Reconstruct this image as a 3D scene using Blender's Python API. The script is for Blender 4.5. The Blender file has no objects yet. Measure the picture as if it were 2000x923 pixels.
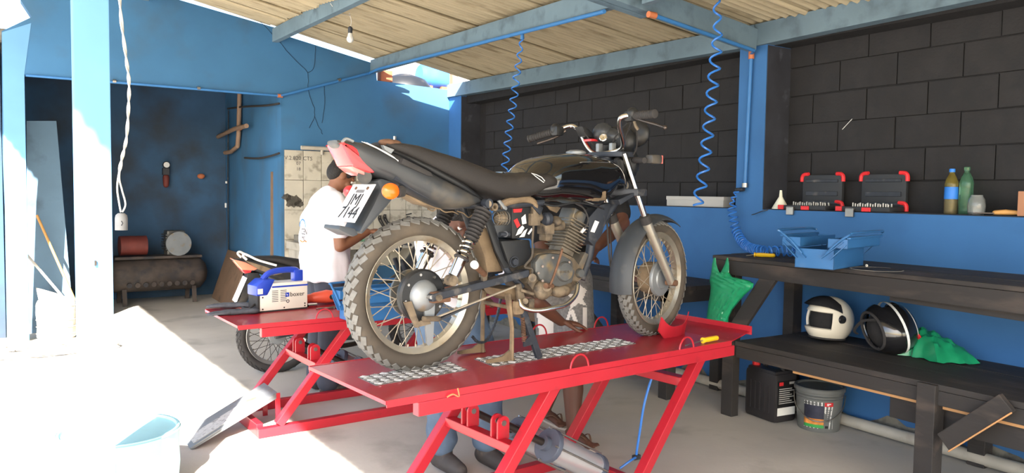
import bpy, bmesh, math, random
from mathutils import Vector, Matrix, Euler
random.seed(7)
S = bpy.context.scene
COL = S.collection
PI = math.pi
# ------------------------------------------------------------------ camera
FPX, YAW, PIT, ROL, CAMH = 1501.47, .568867, .0556888, .0137938, 1.42
_f = Vector((math.sin(YAW)*math.cos(PIT), math.cos(YAW)*math.cos(PIT), -math.sin(PIT)))
_r0 = Vector((math.cos(YAW), -math.sin(YAW), 0)); _u0 = _r0.cross(_f)
_r = _r0*math.cos(ROL) + _u0*math.sin(ROL); _u = -_r0*math.sin(ROL) + _u0*math.cos(ROL)
CAMP = Vector((0, 0, CAMH))
cam = bpy.data.cameras.new('camera'); camo = bpy.data.objects.new('camera', cam); COL.objects.link(camo)
cam.sensor_width = 36; cam.lens = 36*FPX/2000; cam.clip_start = .05; cam.clip_end = 200
m = Matrix((_r, _u, -_f)).transposed().to_4x4(); m.translation = CAMP
camo.matrix_world = m
S.camera = camo
# ------------------------------------------------------------------ sky, sun, exposure
L = Vector((.68, 1.19, -1)).normalized()
w = bpy.data.worlds.new('world'); S.world = w; w.use_nodes = True
nt = w.node_tree; nt.nodes.clear()
sk = nt.nodes.new('ShaderNodeTexSky'); sk.sky_type = 'NISHITA'; sk.sun_disc = False
sk.sun_elevation = math.radians(36.1); sk.sun_rotation = math.radians(209.7); sk.air_density = 1.0; sk.dust_density = 2.0
bg = nt.nodes.new('ShaderNodeBackground'); bg.inputs[1].default_value = .36
wo = nt.nodes.new('ShaderNodeOutputWorld')
nt.links.new(sk.outputs[0], bg.inputs[0]); nt.links.new(bg.outputs[0], wo.inputs[0])
sl = bpy.data.lights.new('sun', 'SUN'); sl.energy = 17.0; sl.angle = math.radians(.6); sl.color = (1, .95, .87)
so = bpy.data.objects.new('sun', sl); COL.objects.link(so); so.rotation_euler = L.to_track_quat('-Z', 'Y').to_euler(); so.location = (-3, -6, 9)
vs = S.view_settings; vs.view_transform = 'Standard'; vs.look = 'None'; vs.gamma = 1; vs.use_curve_mapping = False
vs.exposure = 1.02
S.cycles.max_bounces = 8; S.cycles.diffuse_bounces = 5; S.cycles.glossy_bounces = 4; S.cycles.transmission_bounces = 8
S.cycles.sample_clamp_indirect = 6

# ------------------------------------------------------------------ pixel (2000 x 923) to place
def ray(x, y): return _f*FPX + _r*(x-1000) - _u*(y-461.5)
def at(x, y, X=None, Y=None, Z=None):
    d = ray(x, y)
    t = X/d.x if X is not None else Y/d.y if Y is not None else (Z-CAMH)/d.z
    return CAMP + d*t
def dep(x, y, t): return CAMP + ray(x, y)*(t/FPX)
class Frame:                      # a place with a heading: local x along, y to its left
    def __init__(s, o, phi):
        s.o = Vector(o); s.phi = phi; s.R = Matrix.Rotation(phi, 3, 'Z'); s.n = s.R @ Vector((0, 1, 0))
    def p(s, px, py, y=0.):       # pixel to local point on the plane local y
        d = ray(px, py); q = s.o + s.n*y
        t = (q-CAMP).dot(s.n)/d.dot(s.n)
        return s.R.transposed() @ (CAMP + d*t - s.o)
    def z(s, px, py, z):
        return s.R.transposed() @ (at(px, py, Z=z+s.o.z) - s.o)
    def loc(s, wv): return s.R.transposed() @ (Vector(wv) - s.o)

# ------------------------------------------------------------------ materials
def lin(c):
    o = []
    for v in c:
        v = v/255.
        o.append(v/12.92 if v <= .04045 else ((v+.055)/1.055)**2.4)
    return (o[0], o[1], o[2], 1)
MATS = {}
def mat(name, col, rough=.6, metal=0., var=.12, scale=6., dirt=None, bump=0., bscale=40., trans=0., ior=1.45, spec=.5, coat=0., emit=None, stretch=None, alpha=1.):
    mt = bpy.data.materials.new(name); mt.use_nodes = True; n = mt.node_tree.nodes; l = mt.node_tree.links
    b = n['Principled BSDF']; b.inputs['Roughness'].default_value = rough; b.inputs['Metallic'].default_value = metal
    b.inputs['Specular IOR Level'].default_value = spec; b.inputs['Transmission Weight'].default_value = trans; b.inputs['IOR'].default_value = ior
    b.inputs['Coat Weight'].default_value = coat; b.inputs['Alpha'].default_value = alpha
    tc = n.new('ShaderNodeTexCoord'); oi = n.new('ShaderNodeObjectInfo'); ad = n.new('ShaderNodeVectorMath'); ad.operation = 'MULTIPLY_ADD'
    l.new(oi.outputs['Random'], ad.inputs[0]); ad.inputs[1].default_value = (9., 13., 7.); l.new(tc.outputs['Object'], ad.inputs[2]); src = ad.outputs[0]
    if stretch:
        mp = n.new('ShaderNodeMapping'); mp.inputs['Scale'].default_value = stretch; l.new(src, mp.inputs[0]); src = mp.outputs[0]
    def noise(sc, det=5):
        t = n.new('ShaderNodeTexNoise'); t.inputs['Scale'].default_value = sc; t.inputs['Detail'].default_value = det; l.new(src, t.inputs['Vector']); return t
    def mix(fac, a, bb):
        x = n.new('ShaderNodeMix'); x.data_type = 'RGBA'
        l.new(fac, x.inputs[0])
        for i, v in ((6, a), (7, bb)):
            if hasattr(v, 'is_linked') or hasattr(v, 'links'): l.new(v, x.inputs[i])
            else: x.inputs[i].default_value = v
        return x.outputs[2]
    c = lin(col)
    t = noise(scale)
    r = n.new('ShaderNodeValToRGB'); r.color_ramp.elements[0].position = .32; r.color_ramp.elements[1].position = .68
    k0, k1 = 1-var, 1+var
    r.color_ramp.elements[0].color = (c[0]*k0, c[1]*k0, c[2]*k0, 1); r.color_ramp.elements[1].color = (min(1, c[0]*k1), min(1, c[1]*k1), min(1, c[2]*k1), 1)
    l.new(t.outputs['Fac'], r.inputs[0]); out = r.outputs[0]
    if dirt:
        dc, amt, ds = dirt
        t2 = noise(ds, 8); r2 = n.new('ShaderNodeValToRGB')
        r2.color_ramp.elements[0].position = max(0, .72-amt*.5); r2.color_ramp.elements[1].position = min(1, .88-amt*.4)
        l.new(t2.outputs['Fac'], r2.inputs[0]); out = mix(r2.outputs[0], out, lin(dc))
    l.new(out, b.inputs['Base Color'])
    if emit: b.inputs['Emission Color'].default_value = lin(emit[0]); b.inputs['Emission Strength'].default_value = emit[1]
    if bump:
        t3 = noise(bscale, 6); bm = n.new('ShaderNodeBump'); bm.inputs['Strength'].default_value = bump; bm.inputs['Distance'].default_value = .01
        l.new(t3.outputs['Fac'], bm.inputs['Height']); l.new(bm.outputs[0], b.inputs['Normal'])
    MATS[name] = mt; return mt
BROWN = (120, 98, 72)
mat('concrete', (184, 179, 170), .85, var=.10, scale=1.7, dirt=((150, 145, 136), .3, 2.2), bump=.12, bscale=30)
mat('ground', (190, 182, 168), .95, var=.1, scale=2)
mat('blue_wall', (54, 104, 158), .75, var=.07, scale=2.2, dirt=((50, 97, 149), .35, 3.), bump=.1, bscale=18)
mat('blue_back', (58, 108, 150), .78, var=.1, scale=1.6, dirt=((62, 98, 128), .42, 2.2), bump=.12, bscale=14)
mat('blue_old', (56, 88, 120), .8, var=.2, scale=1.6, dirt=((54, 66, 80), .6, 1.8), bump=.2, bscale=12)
mat('grey_plaster', (122, 118, 108), .9, var=.2, scale=8, dirt=((80, 78, 74), .5, 12), bump=.5, bscale=40)
mat('black_block', (38, 37, 39), .82, var=.16, scale=5, dirt=((34, 34, 37), .5, 9), bump=.25, bscale=60)
mat('black_mortar', (31, 30, 32), .9, var=.2, scale=14, bump=.35, bscale=50)
mat('black_reveal', (45, 47, 55), .8, var=.25, scale=5, dirt=((86, 88, 98), .2, 7))
mat('blue_beam', (104, 126, 140), .7, var=.12, scale=3, dirt=((80, 97, 110), .4, 6), bump=.1)
mat('sheet', (180, 166, 138), .9, var=.1, scale=3, dirt=((136, 122, 96), .36, 7), bump=.25, bscale=70, stretch=(.35, 2.2, 1))
mat('tile', (190, 184, 170), .35, var=.1, scale=4, dirt=((120, 112, 98), .4, 9))
mat('lit_blue', (98, 148, 192), .75, var=.06, scale=3)  # pale blue paint, lightened further: sunlight put into the colour
mat('grout', (112, 104, 92), .9)
mat('soot', (104, 98, 90), .9, var=.4, scale=26, dirt=((58, 54, 50), .5, 14), alpha=.5)
mat('crack', (16, 30, 46), .9)
mat('red', (168, 34, 46), .34, var=.06, scale=5, dirt=((146, 34, 44), .22, 14), coat=.2)
mat('red_deck', (150, 26, 40), .32, var=.08, scale=7, dirt=((188, 74, 80), .2, 30), coat=.15)
mat('chequer', (206, 204, 200), .4, .35, var=.15, scale=30, dirt=((96, 90, 84), .4, 30))
mat('chequer_base', (112, 108, 106), .5, .3, var=.2, scale=30)
mat('rubber', (92, 86, 78), .85, var=.12, scale=14, dirt=((140, 128, 110), .35, 8))
mat('rubber_side', (70, 64, 57), .85, var=.1, scale=9, dirt=((92, 82, 70), .42, 6))
mat('tread_rubber', (108, 107, 104), .9, var=.14, scale=40)
mat('rubber_dark', (48, 46, 46), .8, var=.15, scale=20)
mat('rim', (186, 180, 166), .32, .75, var=.1, scale=10, dirt=((150, 130, 100), .4, 9))
mat('rim_dark', (150, 150, 150), .35, .7, var=.1, scale=10)
mat('chrome', (216, 214, 208), .14, 1., var=.04, scale=10)
mat('spoke', (160, 150, 134), .5, .5, var=.15, scale=20)
mat('hub', (136, 140, 143), .45, .45, var=.08, scale=9, dirt=((140, 120, 92), .3, 12))
mat('cast', (98, 93, 85), .55, .35, var=.18, scale=14, dirt=((134, 116, 92), .45, 16), bump=.15)
mat('cast_mud', (112, 99, 82), .7, .15, var=.25, scale=14, dirt=((62, 56, 50), .5, 22), bump=.3)
mat('cast_grey', (96, 97, 96), .45, .5, var=.14, scale=14, dirt=((136, 118, 88), .38, 14), bump=.12)
mat('fin', (116, 108, 95), .6, .3, var=.15, scale=16, dirt=((72, 66, 58), .4, 18))
mat('rust', (104, 76, 58), .85, .1, var=.25, scale=18, dirt=((92, 62, 42), .4, 22), bump=.3)
mat('mud', (120, 102, 80), .9, var=.2, scale=10, dirt=((80, 68, 54), .42, 14), bump=.3)
mat('frame_black', (44, 48, 56), .5, .1, var=.2, scale=14, dirt=((96, 92, 88), .3, 18))
mat('black_plastic', (30, 31, 33), .45, var=.14, scale=10, dirt=((72, 66, 58), .28, 7))
mat('panel_grey', (50, 52, 55), .36, var=.12, scale=5, dirt=((96, 88, 76), .34, 5))
mat('fender_grey', (56, 60, 65), .5, var=.1, scale=6, dirt=((88, 86, 82), .25, 9))
mat('tank_black', (14, 14, 16), .08, var=.2, scale=6, dirt=((30, 27, 24), .12, 3), coat=1.)
mat('seat', (38, 35, 34), .7, var=.1, scale=8, dirt=((56, 51, 46), .25, 6), bump=.15, bscale=160)
mat('tail_red', (214, 58, 64), .25, var=.06, trans=.15, coat=.4)
mat('tail_pink', (236, 120, 112), .25, var=.06, coat=.4)
mat('amber', (240, 110, 26), .22, var=.08, trans=.15, coat=.4)
mat('salmon', (226, 134, 106), .3, var=.06, coat=.3)
mat('plate_white', (222, 222, 220), .5, var=.06, scale=30)
mat('ink', (26, 26, 28), .6)
mat('ink_grey', (90, 90, 92), .6)
mat('white', (226, 226, 224), .55, var=.04)
mat('shirt_white', (236, 234, 242), .85, var=.03, scale=5, bump=.25, bscale=9)
mat('shirt_black', (22, 22, 25), .85, var=.1, bump=.2, bscale=12)
mat('jeans', (82, 100, 122), .85, var=.2, scale=7, dirt=((120, 134, 148), .3, 9), bump=.3, bscale=16)
mat('trousers', (58, 62, 74), .85, var=.15, scale=8, bump=.3, bscale=16)
mat('shorts_grey', (120, 118, 118), .85, var=.25, scale=60)
mat('shorts_white', (220, 214, 210), .85)
mat('skin', (128, 86, 64), .55, var=.06, scale=8)
mat('skin_dark', (98, 64, 50), .55, var=.06, scale=8)
mat('hair', (26, 23, 22), .7, var=.3, scale=60, bump=.6, bscale=120)
mat('eye', (232, 228, 222), .3); mat('lip', (132, 76, 66), .5)
mat('boot', (62, 58, 56), .7, var=.15, scale=14, dirt=((110, 100, 90), .3, 16))
mat('sole', (196, 182, 168), .8); mat('sandal', (104, 78, 62), .7)
mat('old_wood_black', (46, 43, 42), .7, var=.2, scale=5, dirt=((78, 68, 62), .34, 9), bump=.2, stretch=(1, .25, 1), bscale=40)
mat('wood_raw', (196, 148, 100), .75, var=.15, scale=8, stretch=(1, .2, 1))
mat('wood_brown', (122, 100, 82), .75, var=.12, scale=4, dirt=((92, 76, 64), .3, 7))
mat('handle_wood', (204, 152, 88), .55, var=.12, scale=20)
mat('toolbox_blue', (48, 100, 152), .38, .05, var=.06, scale=6, coat=.2)
mat('hose_blue', (52, 120, 206), .35, var=.05, coat=.2)
mat('tube_blue', (56, 116, 176), .5, var=.05)
mat('bag_green', (30, 148, 100), .3, var=.12, scale=10, spec=.6, trans=.12)
mat('helmet_white', (222, 214, 196), .2, var=.03, coat=.6)
mat('helmet_black', (26, 26, 28), .16, var=.1, coat=.7)
mat('visor', (38, 38, 40), .14, var=.1, coat=.5)
mat('lining', (30, 29, 30), .95, var=.2, scale=40)
mat('can_black', (42, 40, 42), .42, var=.1, scale=8)
mat('bucket_grey', (104, 106, 104), .4, var=.06, scale=6)
mat('label_white', (224, 224, 220), .5); mat('label_red', (206, 44, 48), .5); mat('label_green', (58, 150, 76), .5)
mat('label_orange', (206, 132, 62), .5, var=.4, scale=30); mat('label_dark', (44, 46, 62), .5, var=.3, scale=20)
mat('label_black', (24, 24, 26), .5)
mat('welder_white', (226, 222, 212), .35, var=.03, coat=.2)
mat('welder_blue', (38, 66, 176), .35, var=.05, coat=.2)
mat('drill_orange', (214, 84, 62), .45, var=.06)
mat('yellow', (236, 190, 34), .35, var=.05, coat=.3)
mat('steel', (160, 158, 154), .3, .9, var=.08, scale=20)
mat('steel_dark', (78, 70, 66), .3, .8, var=.1, scale=20)
mat('ram_grey', (76, 82, 96), .5, .2, var=.08)
mat('alu', (206, 208, 212), .3, .7, var=.05)
mat('pvc', (176, 170, 158), .55, var=.1, scale=6, dirt=((150, 142, 130), .35, 9))
mat('pvc_brown', (146, 120, 100), .6, var=.15, scale=9)
mat('copper_orange', (188, 112, 74), .6, var=.1)
mat('cardboard', (176, 126, 96), .8, var=.05)
mat('box_grey', (178, 176, 172), .6, var=.05)
mat('case_black', (44, 46, 50), .55, var=.08); mat('case_red', (214, 46, 52), .45)
mat('bulb', (232, 232, 228), .25); mat('cable_white', (214, 210, 202), .6); mat('socket_grey', (128, 130, 132), .6)
mat('tank_plastic', (60, 118, 214), .35, var=.1)
mat('barrel_blue', (160, 208, 216), .4, var=.06)
mat('sack', (206, 198, 182), .9, var=.12, scale=30, bump=.3)
mat('board_blue', (92, 120, 142), .7, var=.15, scale=2, dirt=((70, 90, 108), .4, 4))
mat('machine', (70, 62, 58), .7, var=.3, scale=6, dirt=((48, 48, 52), .5, 8))
mat('machine_red', (112, 52, 46), .6, var=.2, scale=8)
mat('rope', (176, 170, 160), .9, var=.2, scale=20)
mat('brick_red', (160, 92, 62), .85, var=.2, scale=9, bump=.3)
mat('house_white', (236, 232, 222), .9)
mat('glove', (70, 72, 78), .8, var=.25, scale=30)
mat('funnel', (226, 226, 208), .5, var=.03)
def glass(name, col, rough=.05):
    mt = mat(name, col, rough, trans=.9, var=.02, ior=1.3); return mt
glass('glass_clear', (240, 244, 244)); glass('glass_green', (150, 214, 180)); glass('glass_amber', (226, 208, 120))
mat('liquid_blue', (92, 96, 176), .3, trans=.2); mat('label_blue', (44, 120, 210), .5)

# ------------------------------------------------------------------ mesh builder
V = Vector
class MB:
    def __init__(s): s.v = []; s.f = []
    def add(s, vs, fs):
        b = len(s.v); s.v += [V(q) for q in vs]; s.f += [tuple(b+i for i in q) for q in fs]; return s
    def box(s, c, d, rot=None):
        c = V(c); hx, hy, hz = d[0]/2, d[1]/2, d[2]/2
        q = [V((x, y, z)) for z in (-hz, hz) for y in (-hy, hy) for x in (-hx, hx)]
        if rot is not None: q = [rot @ a for a in q]
        return s.add([a+c for a in q], [(0, 2, 3, 1), (4, 5, 7, 6), (0, 1, 5, 4), (2, 6, 7, 3), (0, 4, 6, 2), (1, 3, 7, 5)])
    def bx(s, x0, x1, y0, y1, z0, z1): return s.box(((x0+x1)/2, (y0+y1)/2, (z0+z1)/2), (abs(x1-x0), abs(y1-y0), abs(z1-z0)))
    def bar(s, p0, p1, w, h, up=(0, 0, 1)):        # rectangular bar from p0 to p1
        p0, p1 = V(p0), V(p1); d = (p1-p0); L_ = d.length; d.normalize(); a = d.cross(V(up))
        if a.length < 1e-4: a = d.cross(V((1, 0, 0)))
        a.normalize(); b = a.cross(d)
        return s.box((p0+p1)/2, (L_, w, h), Matrix((d, a, b)).transposed())
    def grid(s, rows, closed=True, cap=True, loop=False):
        n = len(rows[0]); vs = [q for r in rows for q in r]; fs = []; R_ = len(rows)
        for i in range(R_ if loop else R_-1):
            for j in range(n if closed else n-1):
                a = i*n+j; b = i*n+(j+1) % n; i2 = (i+1) % R_
                fs.append((a, b, i2*n+(j+1) % n, i2*n+j))
        if cap and not loop and closed:
            fs.append(tuple(range(n-1, -1, -1))); fs.append(tuple((R_-1)*n+j for j in range(n)))
        return s.add(vs, fs)
    def tube(s, pts, r, n=8, ell=1., cap=True, up=None, loop=False):
        pts = [V(p) for p in pts]; k = len(pts); rs = r if isinstance(r, (list, tuple)) else [r]*k
        rows = []; prev = None
        for i, p in enumerate(pts):
            if loop: d = pts[(i+1) % k]-pts[i-1]
            else: d = (pts[min(i+1, k-1)]-pts[max(i-1, 0)])
            if d.length < 1e-9: d = V((0, 0, 1))
            d.normalize()
            if prev is None:
                a = V(up) if up is not None else (V((0, 0, 1)) if abs(d.z) < .9 else V((1, 0, 0)))
            else: a = prev
            a = a - d*a.dot(d)
            if a.length < 1e-6: a = d.orthogonal()
            a.normalize(); prev = a; b = d.cross(a)
            rows.append([p + a*(rs[i]*ell*math.cos(2*PI*j/n)) + b*(rs[i]*math.sin(2*PI*j/n)) for j in range(n)])
        return s.grid(rows, True, cap, loop)
    def cyl(s, p0, p1, r, r1=None, n=14): return s.tube([p0, p1], [r, r if r1 is None else r1], n)
    def lathe(s, prof, o=(0, 0, 0), ax=(0, 0, 1), n=24, cap=True, loop=False):
        o = V(o); ax = V(ax).normalized(); a = ax.orthogonal().normalized(); b = ax.cross(a)
        rows = [[o + ax*h + (a*math.cos(2*PI*j/n) + b*math.sin(2*PI*j/n))*max(r, 1e-4) for j in range(n)] for r, h in prof]
        return s.grid(rows, True, cap, loop)
    def prism(s, pts, off):
        pts = [V(p) for p in pts]; off = V(off); n = len(pts)
        fs = [tuple(range(n-1, -1, -1)), tuple(range(n, 2*n))] + [(i, (i+1) % n, n+(i+1) % n, n+i) for i in range(n)]
        return s.add(pts+[p+off for p in pts], fs)
    def ell(s, c, r, rot=None, n=16, m=10):
        c = V(c); rows = []
        for i in range(m+1):
            t = PI*i/m; z = -math.cos(t); q = max(math.sin(t), 1e-3)
            row = [V((r[0]*q*math.cos(2*PI*j/n), r[1]*q*math.sin(2*PI*j/n), r[2]*z)) for j in range(n)]
            rows.append([c + (rot @ a if rot is not None else a) for a in row])
        return s.grid(rows)
    def caps(s, pts, rs, n=12, ell=1., up=None):   # rounded-end tapered limb
        pts = [V(p) for p in pts]; rs = list(rs)
        d0 = (pts[0]-pts[1]).normalized(); d1 = (pts[-1]-pts[-2]).normalized()
        P, R_ = [], []
        for t in (1., .85, .5): P.append(pts[0]+d0*rs[0]*t); R_.append(rs[0]*max(.06, math.sqrt(max(0, 1-t*t))))
        P += pts; R_ += rs
        for t in (.5, .85, 1.): P.append(pts[-1]+d1*rs[-1]*t); R_.append(rs[-1]*max(.06, math.sqrt(max(0, 1-t*t))))
        return s.tube(P, R_, n, ell, True, up)
    def mesh(s, name, smooth=35, bevel=0.):
        me = bpy.data.meshes.new(name); me.from_pydata([tuple(q) for q in s.v], [], s.f)
        bm = bmesh.new(); bm.from_mesh(me); bmesh.ops.recalc_face_normals(bm, faces=bm.faces[:])
        if bevel: 
            try: bmesh.ops.bevel(bm, geom=[e for e in bm.edges if len(e.link_faces) == 2 and e.calc_face_angle(0) > .6], offset=bevel, segments=2, affect='EDGES', profile=.6)
            except Exception: pass
        bm.to_mesh(me); bm.free()
        if smooth:
            me.shade_smooth(); me.set_sharp_from_angle(angle=math.radians(smooth))
        return me
    def build(s, name, mt, parent=None, smooth=35, bevel=0., world=False):
        if world and parent is not None:
            M = MW[root_of(parent)].inverted(); s.v = [M @ q for q in s.v]
        o = bpy.data.objects.new(name, s.mesh(name, smooth, bevel)); COL.objects.link(o); o.data.materials.append(MATS[mt])
        if parent is not None: o.parent = parent; PAR[o] = parent
        return o
    def thing(s, name, mt, label, cat, loc=(0, 0, 0), rz=0., group=None, smooth=35, bevel=0., world=False):
        M = Matrix.Translation(V(loc)) @ Matrix.Rotation(rz, 4, 'Z')
        if world: Mi = M.inverted(); s.v = [Mi @ q for q in s.v]
        o = s.build(name, mt, None, smooth, bevel); o.location = loc; o.rotation_euler = (0, 0, rz); MW[o] = M
        tag(o, label, cat, group); return o
MW = {}; PAR = {}
def root_of(o):
    while o in PAR: o = PAR[o]
    return o
def tag(o, label=None, cat=None, group=None, kind=None):
    if label: o['label'] = label
    if cat: o['category'] = cat
    if group: o['group'] = group
    if kind: o['kind'] = kind
    return o
def thing(name, label, cat, loc=(0, 0, 0), rz=0., group=None, kind=None):
    o = bpy.data.objects.new(name, None); COL.objects.link(o); o.empty_display_size = .1
    o.location = loc; o.rotation_euler = (0, 0, rz); MW[o] = Matrix.Translation(V(loc)) @ Matrix.Rotation(rz, 4, 'Z')
    return tag(o, label, cat, group, kind)
def struct(o, label=None, cat=None): 
    o['kind'] = 'structure'; MW.setdefault(o, Matrix.Identity(4))
    if label: o['label'] = label
    if cat: o['category'] = cat
    return o
def copy_tree(o, parent=None):
    c = o.copy(); COL.objects.link(c)
    if parent is not None: c.parent = parent; PAR[c] = parent
    for ch in [x for x in PAR if PAR[x] is o]: copy_tree(ch, c)
    return c
def text(name, body, size, mt, parent, M, world=False, extrude=.0006, sx=1.):
    cu = bpy.data.curves.new(name, 'FONT'); cu.body = body; cu.size = size; cu.extrude = extrude; cu.align_x = 'CENTER'; cu.align_y = 'CENTER'; cu.resolution_u = 2
    t = bpy.data.objects.new(name+'_curve', cu); COL.objects.link(t)
    me = bpy.data.meshes.new_from_object(t.evaluated_get(bpy.context.evaluated_depsgraph_get())); bpy.data.objects.remove(t)
    if world: M = MW[root_of(parent)].inverted() @ M
    me.transform(M @ Matrix.Diagonal((sx, 1, 1, 1))); me.materials.clear(); me.materials.append(MATS[mt]); me.name = name
    o = bpy.data.objects.new(name, me); COL.objects.link(o); o.parent = parent; PAR[o] = parent
    return o
def basis(o, x, y):              # matrix with given x and y axes
    x = V(x).normalized(); y = V(y); y = (y - x*y.dot(x)).normalized(); z = x.cross(y)
    M = Matrix((x, y, z)).transposed().to_4x4(); M.translation = V(o); return M
def organic(mb, name, mt, parent, voxel=.01, it=6, dec=0):
    o = bpy.data.objects.new(name, mb.mesh(name, None)); COL.objects.link(o)
    r = o.modifiers.new('r', 'REMESH'); r.mode = 'VOXEL'; r.voxel_size = voxel
    q = o.modifiers.new('s', 'SMOOTH'); q.iterations = it; q.factor = .5
    if dec: d = o.modifiers.new('d', 'DECIMATE'); d.ratio = dec
    me = bpy.data.meshes.new_from_object(o.evaluated_get(bpy.context.evaluated_depsgraph_get()))
    bpy.data.objects.remove(o); me.name = name; me.shade_smooth(); me.materials.clear(); me.materials.append(MATS[mt])
    x = bpy.data.objects.new(name, me); COL.objects.link(x)
    if parent is not None: x.parent = parent; PAR[x] = parent
    return x
def smoothpath(pts, k=6):        # Catmull-Rom
    pts = [V(p) for p in pts]; out = []
    for i in range(len(pts)-1):
        p0, p1, p2, p3 = pts[max(i-1, 0)], pts[i], pts[i+1], pts[min(i+2, len(pts)-1)]
        for j in range(k):
            t = j/k
            out.append(.5*((2*p1)+(p2-p0)*t+(2*p0-5*p1+4*p2-p3)*t*t+(3*p1-p0-3*p2+p3)*t**3))
    return out+[pts[-1]]
def helix(path, r, pitch, wire, mb, seg=10, n=5):
    path = smoothpath(path, 10); P = []; L_ = [0]
    for i in range(1, len(path)): L_.append(L_[-1]+(path[i]-path[i-1]).length)
    N = int(L_[-1]/pitch*seg); a = V((1, 0, 0)) ; i = 0; prev = None
    rr = r if callable(r) else (lambda t: r)
    for k in range(N+1):
        s_ = L_[-1]*k/N
        while i < len(L_)-2 and L_[i+1] < s_: i += 1
        t = (s_-L_[i])/max(1e-9, L_[i+1]-L_[i]); p = path[i].lerp(path[i+1], t); d = (path[i+1]-path[i]).normalized()
        q = prev if prev is not None else (V((1, 0, 0)) if abs(d.x) < .9 else V((0, 0, 1)))
        q = (q-d*q.dot(d)).normalized(); prev = q; b = d.cross(q); an = 2*PI*s_/pitch
        P.append(p+(q*math.cos(an)+b*math.sin(an))*rr(k/N))
    mb.tube(P, wire, n); return P
# ================================================================== the setting
XR, YB, RX = 4.38, 8.3, 4.64        # face of the blue half wall, back wall, recessed block wall
LEDGE = 1.333
def zb(X, Y):                       # underside of the roof beams
    Y = max(Y, 3.2)
    return 2.47+(Y-3.7)*.0217+(4.38-X)*(.115+(Y-3.7)*.0185)
o = struct(MB().bx(-9, 4.9, -9, 11.0, -.1, 0).build('floor', 'concrete', smooth=None), 'worn grey concrete floor of the workshop')
o = struct(MB().bx(-60, 60, -60, 60, -.2, -.102).build('ground', 'ground', smooth=None), 'pale dry ground outside the workshop')
# --- right wall
wr = MB().bx(XR, 4.8, -1.2, YB, 0, LEDGE)
wr.bx(XR, 4.8, 3.6, 3.84, LEDGE, 2.48); wr.bx(XR, 4.8, 8.0, YB, LEDGE, 2.56)
wr = struct(wr.build('wall_right', 'blue_wall', smooth=None), 'blue half wall with black painted block wall above it')
MB().bx(RX, 4.79, 3.84, 8.0, LEDGE, 2.66).bx(RX, 4.79, -1.2, 3.6, LEDGE, 2.66).build('mortar', 'black_mortar', wr, None)
MB().bx(4.455, 4.79, -1.2, YB, 2.475, 2.72).build('wall_top', 'black_mortar', wr, None)
MB().bx(XR+.004, RX, 3.594, 3.6, LEDGE, 2.47).build('black_reveal', 'black_reveal', wr, None)
MB().bx(XR+.004, RX, 7.994, 8.0, LEDGE, 2.55).build('black_reveal', 'black_reveal', wr, None)
MB().bx(XR+.02, RX, 3.84, 8.0, LEDGE, LEDGE+.006).bx(XR+.02, RX, -1.2, 3.594, LEDGE, LEDGE+.006).build('ledge_paint', 'black_reveal', wr, None)
bmesh_full = MB().box((0, 0, 0), (.03, .393, .193)).mesh('brick', None, .003); bmesh_full.materials.append(MATS['black_block'])
bmesh_half = MB().box((0, 0, 0), (.03, .193, .193)).mesh('brick_half', None, .003); bmesh_half.materials.append(MATS['black_block'])
def bricks(y0, y1):
    k = 0; z = LEDGE+.1
    while z < 2.62:
        y = y0; first = True
        if k % 2: 
            me, w_ = bmesh_half, .2
        else: me, w_ = bmesh_full, .4
        while y < y1-.05:
            if not first: me, w_ = bmesh_full, .4
            if y+w_ > y1+.02: me, w_ = bmesh_half, .2
            if y+w_ > y1+.05: break
            b = bpy.data.objects.new('brick', me); COL.objects.link(b); b.parent = wr; PAR[b] = wr
            b.location = (RX+.004+random.uniform(-.004, .003), y+w_/2, z+random.uniform(-.003, .003)); b.rotation_euler = (random.uniform(-.006, .006), 0, random.uniform(-.01, .01))
            y += w_; first = False
        z += .2; k += 1
bricks(3.85, 8.0); bricks(.8, 3.6)
# worn strip along the foot of the wall
mb = MB(); ys = [-.8+i*.06 for i in range(150)]; top = [.05+.045*random.random()+.03*math.sin(i*.7) for i in range(150)]
rows = [[(XR-.004, y, 0), (XR-.004, y, t)] for y, t in zip(ys, top)]
mb.grid(rows, False, False).build('worn_plaster', 'grey_plaster', wr, None)
# --- back wall
def poly_wall(name, pts, y0, y1, mt): return MB().prism([(x, y0, z) for x, z in pts], (0, y1-y0, 0)).build(name, mt, smooth=None)
bw = poly_wall('wall_back', [(2.36, 0), (4.79, 0), (4.79, 2.5), (4.41, 2.655), (3.45, 2.685), (3.43, 2.87), (2.36, 3.075), (2.3, 3.135), (1.127, 3.325), (.03, 3.5), (.032, 3.094), (.115, 2.955), (-.115, 2.80), (-.13, 1.66), (-.1, 0), (.045, 0), (.05, 2.434), (2.36, 2.43)], YB, YB+.15, 'blue_back')
struct(bw, 'cracked blue plaster wall with a wide opening at its left')
crack = [[(505, 40), (528, 62), (570, 110), (600, 142), (602, 175), (612, 205), (614, 225), (605, 250)], [(617, 90), (614, 130), (601, 142)], [(614, 226), (622, 245), (630, 262)], [(632, 165), (635, 200), (628, 240)]]
for c in crack:
    P = []
    for i, q in enumerate(smoothpath([V((a, b, 0)) for a, b in c], 4)): P.append(at(q.x+random.uniform(-1.2, 1.2), q.y, Y=YB-.0005))
    MB().tube(P, .0045, 4, ell=.5).build('crack', 'crack', bw)
MB().prism([(-.128, YB-.002, 0), (.043, YB-.002, 0), (.048, YB-.002, 2.434), (.11, YB-.002, 2.9), (-.113, YB-.002, 2.79)], (0, .001, 0)).build('sun_tint', 'lit_blue', bw, None)  # pier a little paler by itself; rest of the tint stands in for sunlight
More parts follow.
